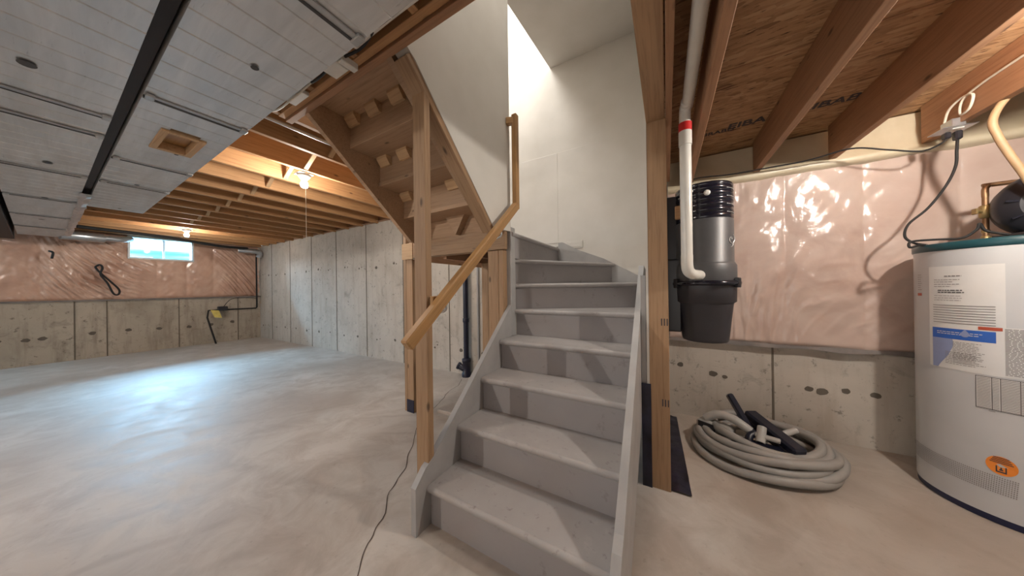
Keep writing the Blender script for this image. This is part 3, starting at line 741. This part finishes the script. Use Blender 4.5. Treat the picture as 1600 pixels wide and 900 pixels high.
upart(MB().prism([(1.765, 1.575), (1.615, 1.585), (.832, 2.285), (.832, 2.55), (1.0, 2.55), (1.765, 1.90)], -1.968, -1.93, 0), 'stringer', M['ply'])
upart(MB().prism([(1.765, 1.575), (1.615, 1.585), (.832, 2.285), (.832, 2.55), (1.0, 2.55), (1.765, 1.90)], -1.165, -1.127, 0), 'stringer', M['ply'])
# triangular gusset
upart(MB().prism([(-1.62, 1.78), (-1.40, 1.78), (-1.50, 1.615)], 1.70, 1.762, 1), 'gusset', M['ply'])
# rake plate carrying the middle wall
board('rake_plate', (-1.0775, 1.565, 1.567), (-1.0775, .862, 2.272), .086, .038, M['stud'], up=(0, .7, .72))
tag(bpy.data.objects['rake_plate'], 'sloping timber plate under the slanted edge of the white wall between stair flights', 'board')
# landing frame
hb = thing('landing_header', (-1.6, 1.76, 1.44), 'doubled horizontal timber header carrying the stair landing', 'beam')
board('header_board', (-2.10, 1.745, 1.535), (-1.045, 1.745, 1.535), .036, .15, M['stud'], hb)
board('header_board', (-2.10, 1.783, 1.535), (-1.075, 1.783, 1.535), .036, .15, M['stud'], hb)
for x, q in ((-2.05, 'leftmost'), (-1.72, 'second from left'), (-1.40, 'third from left'), (-1.10, 'rightmost, by the newel')):
    tag(board('landing_joist', (x, 1.803, 1.50), (x, 2.84, 1.50), .036, .13, M['joistR']), 'reddish shaded joist under the stair landing, '+q, 'joist', 'joists under the stair landing')
tag(MB().box((-2.195, 1.722, 1.45), (-2.05, 1.727, 1.60)).build('osb_gusset', M['block']), 'pale chipboard gusset plate at the left end of the landing header', 'plate')
def post(name, x0, x1, y0, y1, z0, z1, label, extra=None):
    o = board(name, ((x0+x1)/2, (y0+y1)/2, z0), ((x0+x1)/2, (y0+y1)/2, z1), y1-y0, x1-x0, M['stud'], up=(1, 0, 0), bev=.002)
    return tag(o, label, 'post', extra)
post('timber_post', -1.119, -1.035, .952, .990, 0, 2.155, 'tall bare stud post in front, crossed by the handrail', 'timber posts')
post('timber_post', -2.165, -2.082, 1.745, 1.783, .0, 1.455, 'bare post under the left end of the landing header with blue membrane at its foot', 'timber posts')
post('timber_post', -2.205, -2.167, 1.745, 1.80, .0, 1.70, 'slim stud behind the left landing post, beside the chipboard plate', 'timber posts')
post('timber_post', -1.205, -1.111, 1.735, 1.773, 0, 1.455, 'bare post under the right end of the landing header, left face', 'timber posts')
post('timber_post', -1.109, -1.068, 1.735, 1.80, 0, 1.455, 'narrow stud packed between the right landing post and the grey newel board', 'timber posts')
post('timber_post', -1.68, -1.60, 2.30, 2.34, 0, 1.43, 'shaded stud standing behind the right landing post against the concrete wall', 'timber posts')
rp = thing('timber_post', (-.04, 1.78, 0), 'bare end post of the stud wall right of the stairs, with three ink marks', 'post', 'timber posts')
board('stud', (-.042, 1.779, 0), (-.042, 1.779, 2.115), .038, .10, M['stud'], rp, up=(1, 0, 0))
board('second_stud', (-.035, 1.82, 0), (-.035, 1.82, 2.115), .038, .085, M['stud'], rp, up=(1, 0, 0))
m = MB()
for z, n in ((.96, 3), (.50, 3)):
    for j in range(n):
        x = -.03+j*.014; m.box((x, 1.7592, z-.02), (x+.006, 1.7602, z+.02))
o = m.build('ink_marks', M['inkd'], rp); o.matrix_parent_inverse = Matrix.Translation(rp.location).inverted()
for y, l in ((2.25, 'bare stud of the right stair wall just behind the vacuum canister'), (2.60, 'bare stud of the right stair wall near the concrete wall')):
    post('wall_stud', -.091, .0, y, y+.038, .01, 2.10, l, 'studs of the wall right of the stairs')
tag(MB().box((-.088, 1.842, 0), (-.0, 2.83, .008)).build('bottom_plate', M['stud']), 'thin timber bottom plate of the stud wall beneath the vacuum canister', 'board')
# membranes
def cloth(vs, nu, nv, name, label):
    pass
m = MB(); vs = []; n = 24
for i in range(n+1):
    y = 1.772+(2.80-1.772)*i/n
    for k in range(7):
        x = .003+(.105-.045*min(1, i/n*1.0))*k/6; vs.append((x, y, .003+.016*abs(noise.noise(Vector((x*30, y*11, 0))))))
m.add(vs, [(i*7+k, i*7+k+1, (i+1)*7+k+1, (i+1)*7+k) for i in range(n) for k in range(6)], 0, True)
vs = []
for i in range(13):
    z = .0+.60*i/12
    for k in range(5):
        x = -.135+.05*k/4; vs.append((x, 1.752-.006*noise.noise(Vector((x*20, z*8, 2))), z))
m.add(vs, [(i*5+k, i*5+k+1, (i+1)*5+k+1, (i+1)*5+k) for i in range(12) for k in range(4)], 0, True)
tag(m.build('sill_membrane', M['membrane']), 'dark wrinkled plastic membrane around the foot of the right-hand post', 'membrane')
tag(MB().box((-2.172, 1.738, 0), (-2.076, 1.744, .12), bev=.002).build('post_membrane', M['membrane']), 'small blue membrane wrapped around the foot of the left landing post', 'membrane')
tag(MB().box((-1.90, 1.86, 0), (-1.20, 2.6, .03), bev=.004).build('concrete_pad', M['floor']), 'low concrete pad on the floor under the stair landing', 'slab')

# handrail
hr = thing('handrail', (-.96, .8, .93), 'stained wooden handrail sloping up past the front post, then turning vertical', 'handrail')
HP = Matrix.Translation(hr.location)
HX = -.968
board('sloped_rail', (HX, .776, .922), (HX, 1.765, 1.778), .044, .056, M['rail'], hr, up=(0, -.65, .75), bev=.006)
board('vertical_rail', (HX, 1.768, 1.755), (HX, 1.768, 2.46), .046, .040, M['rail'], hr, up=(1, 0, 0), bev=.005)
board('top_return', (-1.03, 1.745, 2.415), (HX, 1.768, 2.415), .04, .05, M['rail'], hr, bev=.004)
for y in (1.02, 1.55):
    z = .922+(y-.776)*.8655
    m = MB().tube(smoothpath([(HX, y, z-.028), (HX, y, z-.07), (-1.0, y, z-.085), (-1.034, y, z-.085)]), .006, 8)
    o = m.build('bracket', M['silver'], hr); o.matrix_parent_inverse = HP.inverted()
o = MB().box((HX-.024, .965, 1.07), (HX-.0, 1.03, 1.13), bev=.003).build('rail_block', M['rail'], hr); o.matrix_parent_inverse = HP.inverted()
o.location.x -= .035

# black drain pipe
dp = thing('drain_pipe', (-2.33, 2.82, 0), 'black plastic drain pipe standing against the concrete wall under the landing', 'pipe')
MB().tube([(0, 0, 0.1), (0, 0, 1.5)], .034, 18).build('pipe', M['abs'], dp)
m = MB(); 
for z in (.72, 1.33): m.lathe([(.038, z), (.042, z+.005), (.042, z+.05), (.038, z+.055)], n=18)
m.build('coupling', M['abs'], dp)
m = MB(); m.lathe([(.062, 0), (.062, .05), (.05, .06), (.05, .19), (.058, .195), (.058, .235), (.036, .245)], n=20)
m.tube([(-.03, -.01, .10), (-.10, -.03, .135)], .042, 14); m.tube([(-.095, -.03, .132), (-.115, -.036, .141)], .05, 14)
m.build('cleanout', M['abs'], dp)
o = tag(MB().tube([(-2.16, 2.865, 0), (-2.16, 2.865, 1.45)], .016, 10).build('grey_conduit', M['stringer']), 'thin grey conduit on the concrete beside the black drain pipe', 'pipe')

# ------------------------------------------------------------------ central vacuum
vc = thing('central_vacuum', (.20, 2.02, .83), 'wall-hung black and charcoal central vacuum canister beside the right post', 'vacuum')
b = .83
MB().lathe([(.10, 0), (.112, .004), (.118, .02), (.140, .225), (.143, .232), (.154, .24), (.157, .335), (.157, .345)], n=48).build('dirt_bucket', M['bucket'], vc)
MB().lathe([(.157, .335), (.176, .338), (.178, .352), (.172, .360), (.155, .364)], n=48).build('rim', M['gloss'], vc)
MB().lathe([(.156, .362), (.158, .37), (.158, .45), (.150, .465), (.146, .47), (.146, .71), (.143, .72)], n=48).build('body', M['vac'], vc)
prof = [(.143, .718)]
for k in range(6):
    z = .725+k*.031; prof += [(.146, z), (.146, z+.024), (.1425, z+.026), (.1425, z+.030)]
prof += [(.146, .915), (.142, .925), (.10, .93), (.001, .93)]
hdm = MB().lathe(prof, n=48, cap1=False); hdm.build('motor_head', M['gloss'], vc)
def on_cyl(ang, z, R): return Matrix.Translation((R*math.cos(ang), R*math.sin(ang), z)) @ Matrix.Rotation(ang+PI/2, 4, 'Z') @ Matrix.Rotation(PI/2, 4, 'X')
va = lambda d: math.radians(d)
m = MB()
m.lathe([(.016, 0), (.016, .003), (.006, .004)], n=20, M=on_cyl(va(-88), .86, .146)); m.build('round_badge', M['white'], vc)
m = MB(); m.lathe([(.011, 0), (.011, .004), (.004, .005)], n=16, M=on_cyl(va(-118), .885, .146))
m.box((-.011, -.004, 0), (.011, .004, .004), M=on_cyl(va(-120), .79, .146)); m.build('socket', M['silver'], vc)
m = MB()
for k in range(14):
    for q in range(4):
        m.box((-.005, -.0015, 0), (.005, .0015, .0012), M=on_cyl(va(-45+k*5.5), .75+q*.045, .146))
m.build('vent_slots', M['silver'], vc)
MB().tube(smoothpath([on_cyl(va(-128), .87, .15).translation, on_cyl(va(-124), .85, .16).translation, on_cyl(va(-119), .815, .15).translation]), .003, 6).build('green_wire', plain('green_wire', (.05, .35, .15, 1), .5), vc)
# curled emblem on the right side of the body
pts = []
for k in range(40):
    a = k/39*4.6*PI/2; r = .004+.0052*a*.8
    pts.append((r*math.cos(a), r*math.sin(a)))
Mx = on_cyl(va(-36), .585, .1475)
MB().tube([Mx @ Vector((p[0], p[1]+.01, .001)) for p in pts], .0022, 5).tube([Mx @ Vector(q) for q in ((.022, .0, .001), (.01, -.028, .001), (-.004, -.034, .001))], .002, 5).build('emblem', M['silver'], vc)
m = MB()
for a in (-150, -30, 90):
    m.box((-.016, -.03, 0), (.016, .026, .022), M=on_cyl(va(a), .352, .158), bev=.004)
m.build('latch', M['black'], vc)
MB().box((-.20, -.06, .05), (-.12, .09, .50), bev=.008).box((-.20, -.03, .5), (-.125, .05, .9), bev=.005).build('wall_bracket', M['black'], vc)
MB().box((-.15, -.10, .74), (-.118, -.075, .82), bev=.004).build('cable_box', M['block'], vc)
# white suction pipe
pp = thing('vacuum_pipe', (.10, 1.74, 1.2), 'white plastic suction pipe dropping from the ceiling into the vacuum canister', 'pipe')
PP = Matrix.Translation(pp.location).inverted()
def pg(mb, name, mat):
    o = mb.build(name, mat, pp); o.matrix_parent_inverse = PP; return o
pg(MB().tube([(.098, 1.745, 1.30), (.098, 1.745, 2.05)], .0275, 20), 'vertical_pipe', M['pvc'])
pg(MB().tube(smoothpath([(.098, 1.745, 1.33), (.098, 1.745, 1.28), (.105, 1.755, 1.245), (.125, 1.785, 1.228), (.150, 1.83, 1.225), (.165, 1.875, 1.225)]), .0285, 20), 'elbow', M['pvc'])
pg(MB().tube([(.098, 1.745, 1.925), (.098, 1.745, 2.0)], .031, 20), 'coupling', M['pvc'])
pg(MB().tube([(.098, 1.745, 2.0), (.098, 1.745, 2.045)], .0315, 20), 'red_tape', M['red'])
pg(MB().tube(smoothpath([(.098, 1.745, 2.04), (.098, 1.745, 2.10), (.10, 1.73, 2.125), (.104, 1.69, 2.135), (.112, 1.5, 2.135), (.125, -1.0, 2.135)]), .027, 20), 'overhead_run', M['pvc'])

# ------------------------------------------------------------------ water heater
HC = (1.568, 2.496); HR = .30
wh = thing('water_heater', (HC[0], HC[1], 0), 'tall white cylindrical water heater with paper labels and teal rim', 'water heater')
MB().lathe([(.292, 0), (.296, .004), (.296, .035)], n=72).build('base_ring', M['navy'], wh)
MB().lathe([(HR, .035), (HR, 1.335)], n=96).build('tank', M['heater'], wh)
MB().lathe([(HR+.001, 1.335), (HR+.005, 1.34), (HR+.005, 1.372), (HR-.005, 1.378), (.10, 1.392), (.001, 1.394)], n=96, cap1=False).build('top_rim', M['teal'], wh)
def patch(m, a0, a1, z0, z1, mi=0, off=.0012, n=None):
    n = n or max(1, int(abs(a1-a0)/3)+1); vs = []
    for i in range(n+1):
        a = math.radians(a0+(a1-a0)*i/n); R = HR+off
        vs += [(R*math.cos(a), R*math.sin(a), z0), (R*math.cos(a), R*math.sin(a), z1)]
    m.add(vs, [(2*i, 2*i+2, 2*i+3, 2*i+1) for i in range(n)], mi, True)
m = MB(); patch(m, -173, -127.5, .71, 1.25); 
MB_main = m.build('instruction_label', M['paper'], wh); MB_main['label'] = 'white instruction label with blue band'
lb = MB_main
m = MB(); patch(m, -170, -132, .868, .922, 0, .002); o = m.build('blue_band', M['blue'], lb)
vs = []; n = 24; m = MB()
for i in range(n+1):
    z = .711+(.868-.711)*i/n; t = i/n
    aend = -161.5+5*math.sin((t-.25)*PI*1.2)+ (t > .6)*(t-.6)*12
    for a in [-170+(aend+170)*c_/4 for c_ in range(5)]:
        ar = math.radians(a); vs.append(((HR+.002)*math.cos(ar), (HR+.002)*math.sin(ar), z))
m.add(vs, [(5*i+c_, 5*i+c_+1, 5*i+c_+6, 5*i+c_+5) for i in range(n) for c_ in range(4)]); m.build('pale_wave', M['lilac'], lb)
m = MB(); patch(m, -140.5, -129, .928, .944, 0, .0022); m.build('red_strip', M['rust'], lb)
m = MB(); patch(m, 172, 178.5, 1.09, 1.105, 0, .002); m.build('red_strip', M['rust'], wh)
# drop emblem on band
m = MB(); vs = []
for k in range(20):
    a = 2*PI*k/20; r = .016*(1-.45*max(0, math.sin(a))**2) ; dz = .016*math.sin(a)*(1.3 if math.sin(a) > 0 else 1); dx = .014*math.cos(a)*(1-.6*max(0, math.sin(a)))
    ar = math.radians(-147.5)+dx/HR; vs.append(((HR+.003)*math.cos(ar), (HR+.003)*math.sin(ar), .90+dz))
m.add(vs, [list(range(20))]); m.build('drop_emblem', M['lilac'], lb)
rnd = random.Random(3)
m = MB()
def lines(m, a0, a1, z0, z1, step, h, mi=0, jit=.35, words=True):
    z = z1
    while z > z0:
        a = a0; end = a1-(a1-a0)*jit*rnd.random()
        while a < end:
            w = rnd.uniform(1.0, 3.2) if words else end-a
            patch(m, a, min(a+w, end), z-h, z, mi, .0026, 1 if words else None); a += w+.5
        z -= step
lines(m, -160, -149, 1.19, 1.20, .02, .006, 0, 0)
lines(m, -168, -150, 1.135, 1.18, .012, .003); lines(m, -165, -147, 1.105, 1.125, .011, .005, 1, .1)
lines(m, -168, -140, 1.06, 1.095, .012, .0025)
lines(m, -169, -132, .95, 1.045, .013, .0035, 0, .0, False)
lines(m, -155, -137, .75, .855, .0075, .0025); lines(m, -160, -137, .74, .80, .0085, .0025)
lines(m, -166, -138, .885, .905, .010, .003, 2, .2)
lines(m, 173, 179, 1.12, 1.21, .012, .003)
m.build('label_print', [M['ink'], M['inkd'], M['paper']], lb)
m = MB(); patch(m, -128.5, -88, .71, .945); l2 = m.build('side_label', M['paper'], wh)
m = MB(); lines(m, -128, -90, .72, .94, .0065, .003, 0, .1); m.build('label_print', M['ink'], l2)
m = MB(); patch(m, -142.3, -90, .545, .703); l3 = m.build('table_label', M['paper'], wh)
m = MB()
for a in (-142.3, -134.5, -130.5, -122, -113, -104, -90.3): patch(m, a, a+.35, .545, .703, 1, .0022)
for z in (.545, .70): patch(m, -142.3, -90, z, z+.0025, 1, .0022)
lines(m, -141.5, -134.8, .55, .695, .0075, .0025, 0, 0, False); lines(m, -130, -91, .55, .695, .0075, .0025, 0, 0, False); lines(m, -134, -131, .55, .695, .0075, .0025, 0, 0, False)
lines(m, -136, -131, .53, .54, .02, .003)
m.build('label_print', [M['ink'], M['inkd']], l3)
m = MB(); vs = []
for k in range(32):
    a = 2*PI*k/32; ar = math.radians(-130.6+7.4*math.cos(a)); vs.append(((HR+.002)*math.cos(ar), (HR+.002)*math.sin(ar), .286+.044*math.sin(a)))
m.add(vs, [list(range(32))]); l4 = m.build('orange_sticker', M['orange'], wh); l4['label'] = 'oval orange warning sticker'
m = MB()
for k in range(4): patch(m, -136+k*.6, -125.2-k*.6, .298+k*.008, .3015+k*.008, 0, .003, 4)
# little hands-and-flame mark
for a0, a1, z0, z1 in ((-133.2, -132.5, .258, .284), (-128.9, -128.2, .258, .284), (-133.2, -128.2, .254, .260), (-131.6, -129.8, .264, .270), (-131.1, -130.3, .270, .279)):
    patch(m, a0, a1, z0, z1, 0, .003, 2)
m.build('sticker_print', M['inkd'], l4)
m = MB()   # perforated grille band
for k in range(70):
    a = -204+k*1.15
    for q in range(9):
        z = .150+q*.0095; patch(m, a+q*.12, a+.6+q*.12, z, z+.0052, 0, .0015, 1)
m.build('air_grille', M['ink'], wh)
# blower housing on top
bl = empty('blower', (1.645-HC[0], 2.44-HC[1], 1.39)); bl.parent = wh; bl['label'] = 'round black vent blower'
R_ = Matrix.Rotation(math.radians(-25), 4, 'Z') @ Matrix.Translation((0, 0, .155)) @ Matrix.Rotation(PI/2, 4, 'X')
MB().lathe([(.11, -.09), (.15, -.085), (.165, -.05), (.165, .03), (.15, .06), (.10, .085)], n=40, M=R_).build('housing', M['black'], bl)
MB().lathe([(.075, .08), (.08, .085), (.08, .13), (.066, .14), (.02, .142)], n=32, M=R_).build('motor', M['vac'], bl)
m = MB()
for k in range(9):
    a = 2*PI*k/9; m.box((-.004, .085, .06), (.004, .135, .084), M=R_ @ Matrix.Rotation(a, 4, 'Z'))
m.build('rib', M['gloss'], bl)
MB().box((-.12, -.1, 0), (.12, .12, .02), bev=.005).build('foot', M['black'], bl)
# copper pipe with valve
cp = thing('copper_pipe', (1.507, 2.55, 1.39), 'aged copper pipe with brass valve rising from the water heater top', 'pipe')
MB().tube([(0, 0, 0), (0, 0, .24)], .0105, 14).build('riser_pipe', M['copper'], cp)
MB().tube(smoothpath([(0, 0, .235), (0, 0, .275), (.008, 0, .292), (.03, 0, .298), (.4, -.02, .298)]), .0115, 14).build('top_run', M['copper'], cp)
m = MB(); m.lathe([(.014, .12), (.02, .125), (.02, .185), (.014, .19)], n=12); m.lathe([(.016, .0), (.018, .004), (.018, .02), (.012, .024)], n=6); m.lathe([(.015, .04), (.015, .055)], n=6)
m.tube([(-.010, -.003, .155), (-.036, -.01, .16)], .009, 10); m.box((-.04, -.02, .145), (-.032, .01, .175), bev=.002)
m.build('valve', M['brass'], cp)
tag(MB().tube(smoothpath([(1.62, 2.25, 2.17), (1.52, 2.33, 2.135), (1.452, 2.35, 2.06), (1.414, 2.35, 1.965), (1.428, 2.35, 1.88), (1.462, 2.35, 1.775), (1.50, 2.35, 1.67), (1.56, 2.36, 1.50)]), .0135, 12).build('tan_tube', M['tan']),
    'tan flexible tube curving down from the joists above the water heater', 'tube')

# outlet box, plugs, cords
ob = thing('outlet_box', (1.44, 2.57, 2.03), 'galvanised electrical outlet box on a joist side with two black plugs', 'outlet')
MB().box((-.085, -.055, -.005), (.035, .055, .001), bev=.002).box((-.045, -.035, .001), (.004, .04, .05), bev=.003).build('box', M['galv'], ob)
MB().box((-.04, -.032, -.010), (.0, .032, -.004), bev=.002).build('receptacle', M['white'], ob)
cd1 = thing('extension_cord', (1.41, 2.55, 2.01), 'thin black cord running left along the joist ends from the outlet box', 'cord')
MB().box((-.036, -.012, -.035), (-.012, .02, -.0), bev=.005).build('plug', M['black'], cd1)
o = MB().tube(smoothpath([(1.386, 2.553, 1.985), (1.375, 2.56, 1.96), (1.322, 2.60, 1.945), (1.20, 2.6, 1.985), (1.043, 2.60, 2.035), (.88, 2.68, 2.035), (.673, 2.72, 2.043), (.45, 2.74, 2.05), (.238, 2.75, 2.07), (.12, 2.77, 2.05)]), .005, 7).build('cable', M['cable'], cd1)
o.matrix_parent_inverse = Matrix.Translation(cd1.location).inverted()
cd2 = thing('appliance_cord', (1.42, 2.55, 2.01), 'black power cord looping from the outlet box down to the water heater top', 'cord')
MB().box((-.012, -.016, -.05), (.014, .016, -.0), bev=.006).build('plug', M['black'], cd2)
o = MB().tube(smoothpath([(1.421, 2.55, 1.965), (1.418, 2.55, 1.90), (1.413, 2.55, 1.813), (1.38, 2.55, 1.712), (1.317, 2.55, 1.596), (1.246, 2.55, 1.512), (1.226, 2.54, 1.439), (1.25, 2.52, 1.395), (1.285, 2.50, 1.377), (1.24, 2.47, 1.376), (1.205, 2.46, 1.366), (1.22, 2.48, 1.40), (1.30, 2.48, 1.404), (1.38, 2.46, 1.402), (1.42, 2.45, 1.44), (1.43, 2.45, 1.47), (1.45, 2.45, 1.43), (1.50, 2.42, 1.40)]), .006, 8).build('cable', M['cable'], cd2)
o.matrix_parent_inverse = Matrix.Translation(cd2.location).inverted()
tag(MB().tube(smoothpath([(1.405, 2.60, 2.085), (1.40, 2.56, 2.14), (1.41, 2.50, 2.17), (1.41, 2.44, 2.15), (1.41, 2.46, 2.09), (1.41, 2.51, 2.085), (1.41, 2.50, 2.15), (1.415, 2.42, 2.18), (1.418, 2.2, 2.19), (1.418, 1.4, 2.2)]), .0055, 8).build('white_cable', M['cablew']),
    'white electrical cable looping above the outlet box along the joist', 'cable')

# ------------------------------------------------------------------ coiled hose with its tools
def ell(t, rx, ry, cx, cy, rot=0):
    x = rx*math.cos(t); y = ry*math.sin(t); return (cx+x*math.cos(rot)-y*math.sin(rot), cy+x*math.sin(rot)+y*math.cos(rot))
pts = []; loops = [(.385, .345, .54, 2.385, .026, .3), (.335, .29, .53, 2.44, .05, .1), (.375, .315, .555, 2.43, .075, -.1), (.31, .26, .50, 2.40, .085, .15), (.35, .31, .57, 2.44, .12, 0), (.27, .26, .56, 2.47, .14, 0)]
for li, (rx, ry, cx, cy, z, rot) in enumerate(loops):
    nx = loops[min(li+1, len(loops)-1)]
    for k in range(14):
        f = k/14; q = [a*(1-f)+b_*f for a, b_ in zip((rx, ry, cx, cy, z, rot), nx)]
        t = 1.7+2*PI*f; x, y = ell(t, q[0], q[1], q[2], q[3], q[5])
        wob = .010*math.sin(t*3+li*1.7)
        pts.append((x, min(y, 2.83), max(.0245, q[4]+wob+.02*(li % 2)*max(0, math.sin(t+li)))))
path = smoothpath(pts, 6)
# resample evenly for the corrugation
L = [0]
for a, b_ in zip(path[:-1], path[1:]): L.append(L[-1]+(b_-a).length)
step = .0042; N = int(L[-1]/step); rs = []; j = 0
for i in range(N+1):
    s_ = i*step
    while j < len(L)-2 and L[j+1] < s_: j += 1
    f = (s_-L[j])/max(1e-9, L[j+1]-L[j]); rs.append(path[j].lerp(path[j+1], f))
tag(MB().tube(rs, .022, 10, rfun=lambda i: .0255 if i % 2 else .0222).build('vacuum_hose', M['hose']), 'grey corrugated vacuum hose coiled on the floor by the concrete wall', 'hose')
tag(board('crevice_tool', (.50, 2.40, .14), (.385, 2.50, .37), .036, .062, M['toolb'], up=(0, -.8, .5), bev=.008), 'dark crevice tool sticking up from the middle of the coiled hose', 'vacuum tool')
t2 = thing('floor_brush', (.60, 2.38, .16), 'long navy floor brush lying tilted across the coiled hose', 'vacuum tool', rz=0)
Mx = Matrix.Translation((0, 0, .03)) @ Matrix.Rotation(math.radians(-62), 4, 'Z') @ Matrix.Rotation(math.radians(12), 4, 'Y')
MB().box((-.20, -.042, -.032), (.17, .042, .032), M=Mx, bev=.012).build('head', M['toolb'], t2)
MB().box((-.19, -.05, -.044), (.145, -.024, -.01), M=Mx, bev=.002).build('bristles', M['black'], t2)
MB().tube([Mx @ Vector(p) for p in ((.02, .03, .01), (.02, .075, .03), (.02, .11, .045))], .019, 14).build('neck', M['toolg'], t2)
t3 = thing('hose_clip', (.515, 2.30, .19), 'light grey plastic tool holder with a round socket on the hose', 'vacuum tool')
Mx = Matrix.Rotation(math.radians(-20), 4, 'Z') @ Matrix.Rotation(math.radians(25), 4, 'X')
MB().box((-.03, -.01, -.012), (.09, .02, .01), M=Mx, bev=.005).box((-.015, -.01, -.09), (.0, .01, .0), M=Mx, bev=.003).build('arm', M['toolg'], t3)
MB().tube([Mx @ Vector(p) for p in ((0, .06, .02), (0, -.035, -.02))], .024, 18).build('socket_tube', M['toolg'], t3)
MB().tube([Mx @ Vector(p) for p in ((0, -.035, -.02), (0, -.0365, -.0206))], .017, 18).build('socket_hole', M['black'], t3)
t4 = thing('vacuum_grip_tool', (.34, 2.42, .12), 'light grey curved hose handle with dark inserts inside the coil', 'vacuum tool')
MB().tube(smoothpath([(-.10, .04, .06), (-.03, .02, .11), (.05, -.01, .11), (.14, -.05, .06)]), .028, 14).build('grip', M['toolg'], t4)
MB().box((-.16, -.05, -.02), (.06, .05, .05), bev=.018, M=Matrix.Rotation(math.radians(-30), 4, 'Z')).build('switch_housing', M['toolg'], t4)
MB().box((-.14, -.056, -.008), (-.03, -.048, .042), bev=.002, M=Matrix.Rotation(math.radians(-30), 4, 'Z')).build('switch_insert', M['black'], t4)
t5 = thing('carpet_brush', (.50, 2.27, .11), 'small navy brush head lying inside the coil beside the grey handle', 'vacuum tool')
MB().box((-.14, -.05, -.02), (.12, .05, .045), bev=.02, M=Matrix.Rotation(math.radians(-12), 4, 'Z')).build('head', M['toolb'], t5)
MB().tube(smoothpath([(-.05, .01, .02), (-.04, .04, .06), (.0, .07, .08)]), .02, 12).build('neck', M['toolb'], t5)

# ------------------------------------------------------------------ clutter at the top of the raw stairs
tag(MB().tube(smoothpath([(-1.80, .665, 2.25), (-1.55, .70, 2.235), (-1.32, .69, 2.23), (-1.15, .70, 2.22), (-1.02, .67, 2.20), (-.95, .62, 2.14), (-.86, .612, 2.12), (-.6, .66, 2.2)]), .006, 8).build('black_cable', M['cable']), 'black cable draped along the stair header beside the duct edge', 'cable')
tag(MB().tube(smoothpath([(-2.1, .66, 2.27), (-1.95, .68, 2.21), (-1.75, .68, 2.20), (-1.55, .70, 2.24)]), .005, 8).build('white_wire', M['cablew']), 'sagging white wire below the duct edge near the stair header', 'cable')
jb = thing('junction_box', (-1.33, .70, 2.225), 'white junction box between duct edge and stair header', 'electrical box')
MB().box((-.075, -.04, -.018), (.035, .035, .018), bev=.004).build('box', M['white'], jb)
MB().box((.04, -.02, -.02), (.075, .055, .012), bev=.003).build('cover', M['white'], jb)
tag(MB().box((-1.86, .70, 2.24), (-1.70, .745, 2.262), bev=.003).build('white_bracket', M['white']), 'small white bracket at the upper left corner of the raw stairs', 'bracket')
tag(MB().tube(smoothpath([(-1.12, .64, 2.2), (-1.0, .66, 2.235), (-.8, .67, 2.25), (-.15, .68, 2.25)]), .035, 14).build('white_duct_sleeve', M['white']), 'fat white sleeve running along the duct edge above the header', 'pipe')
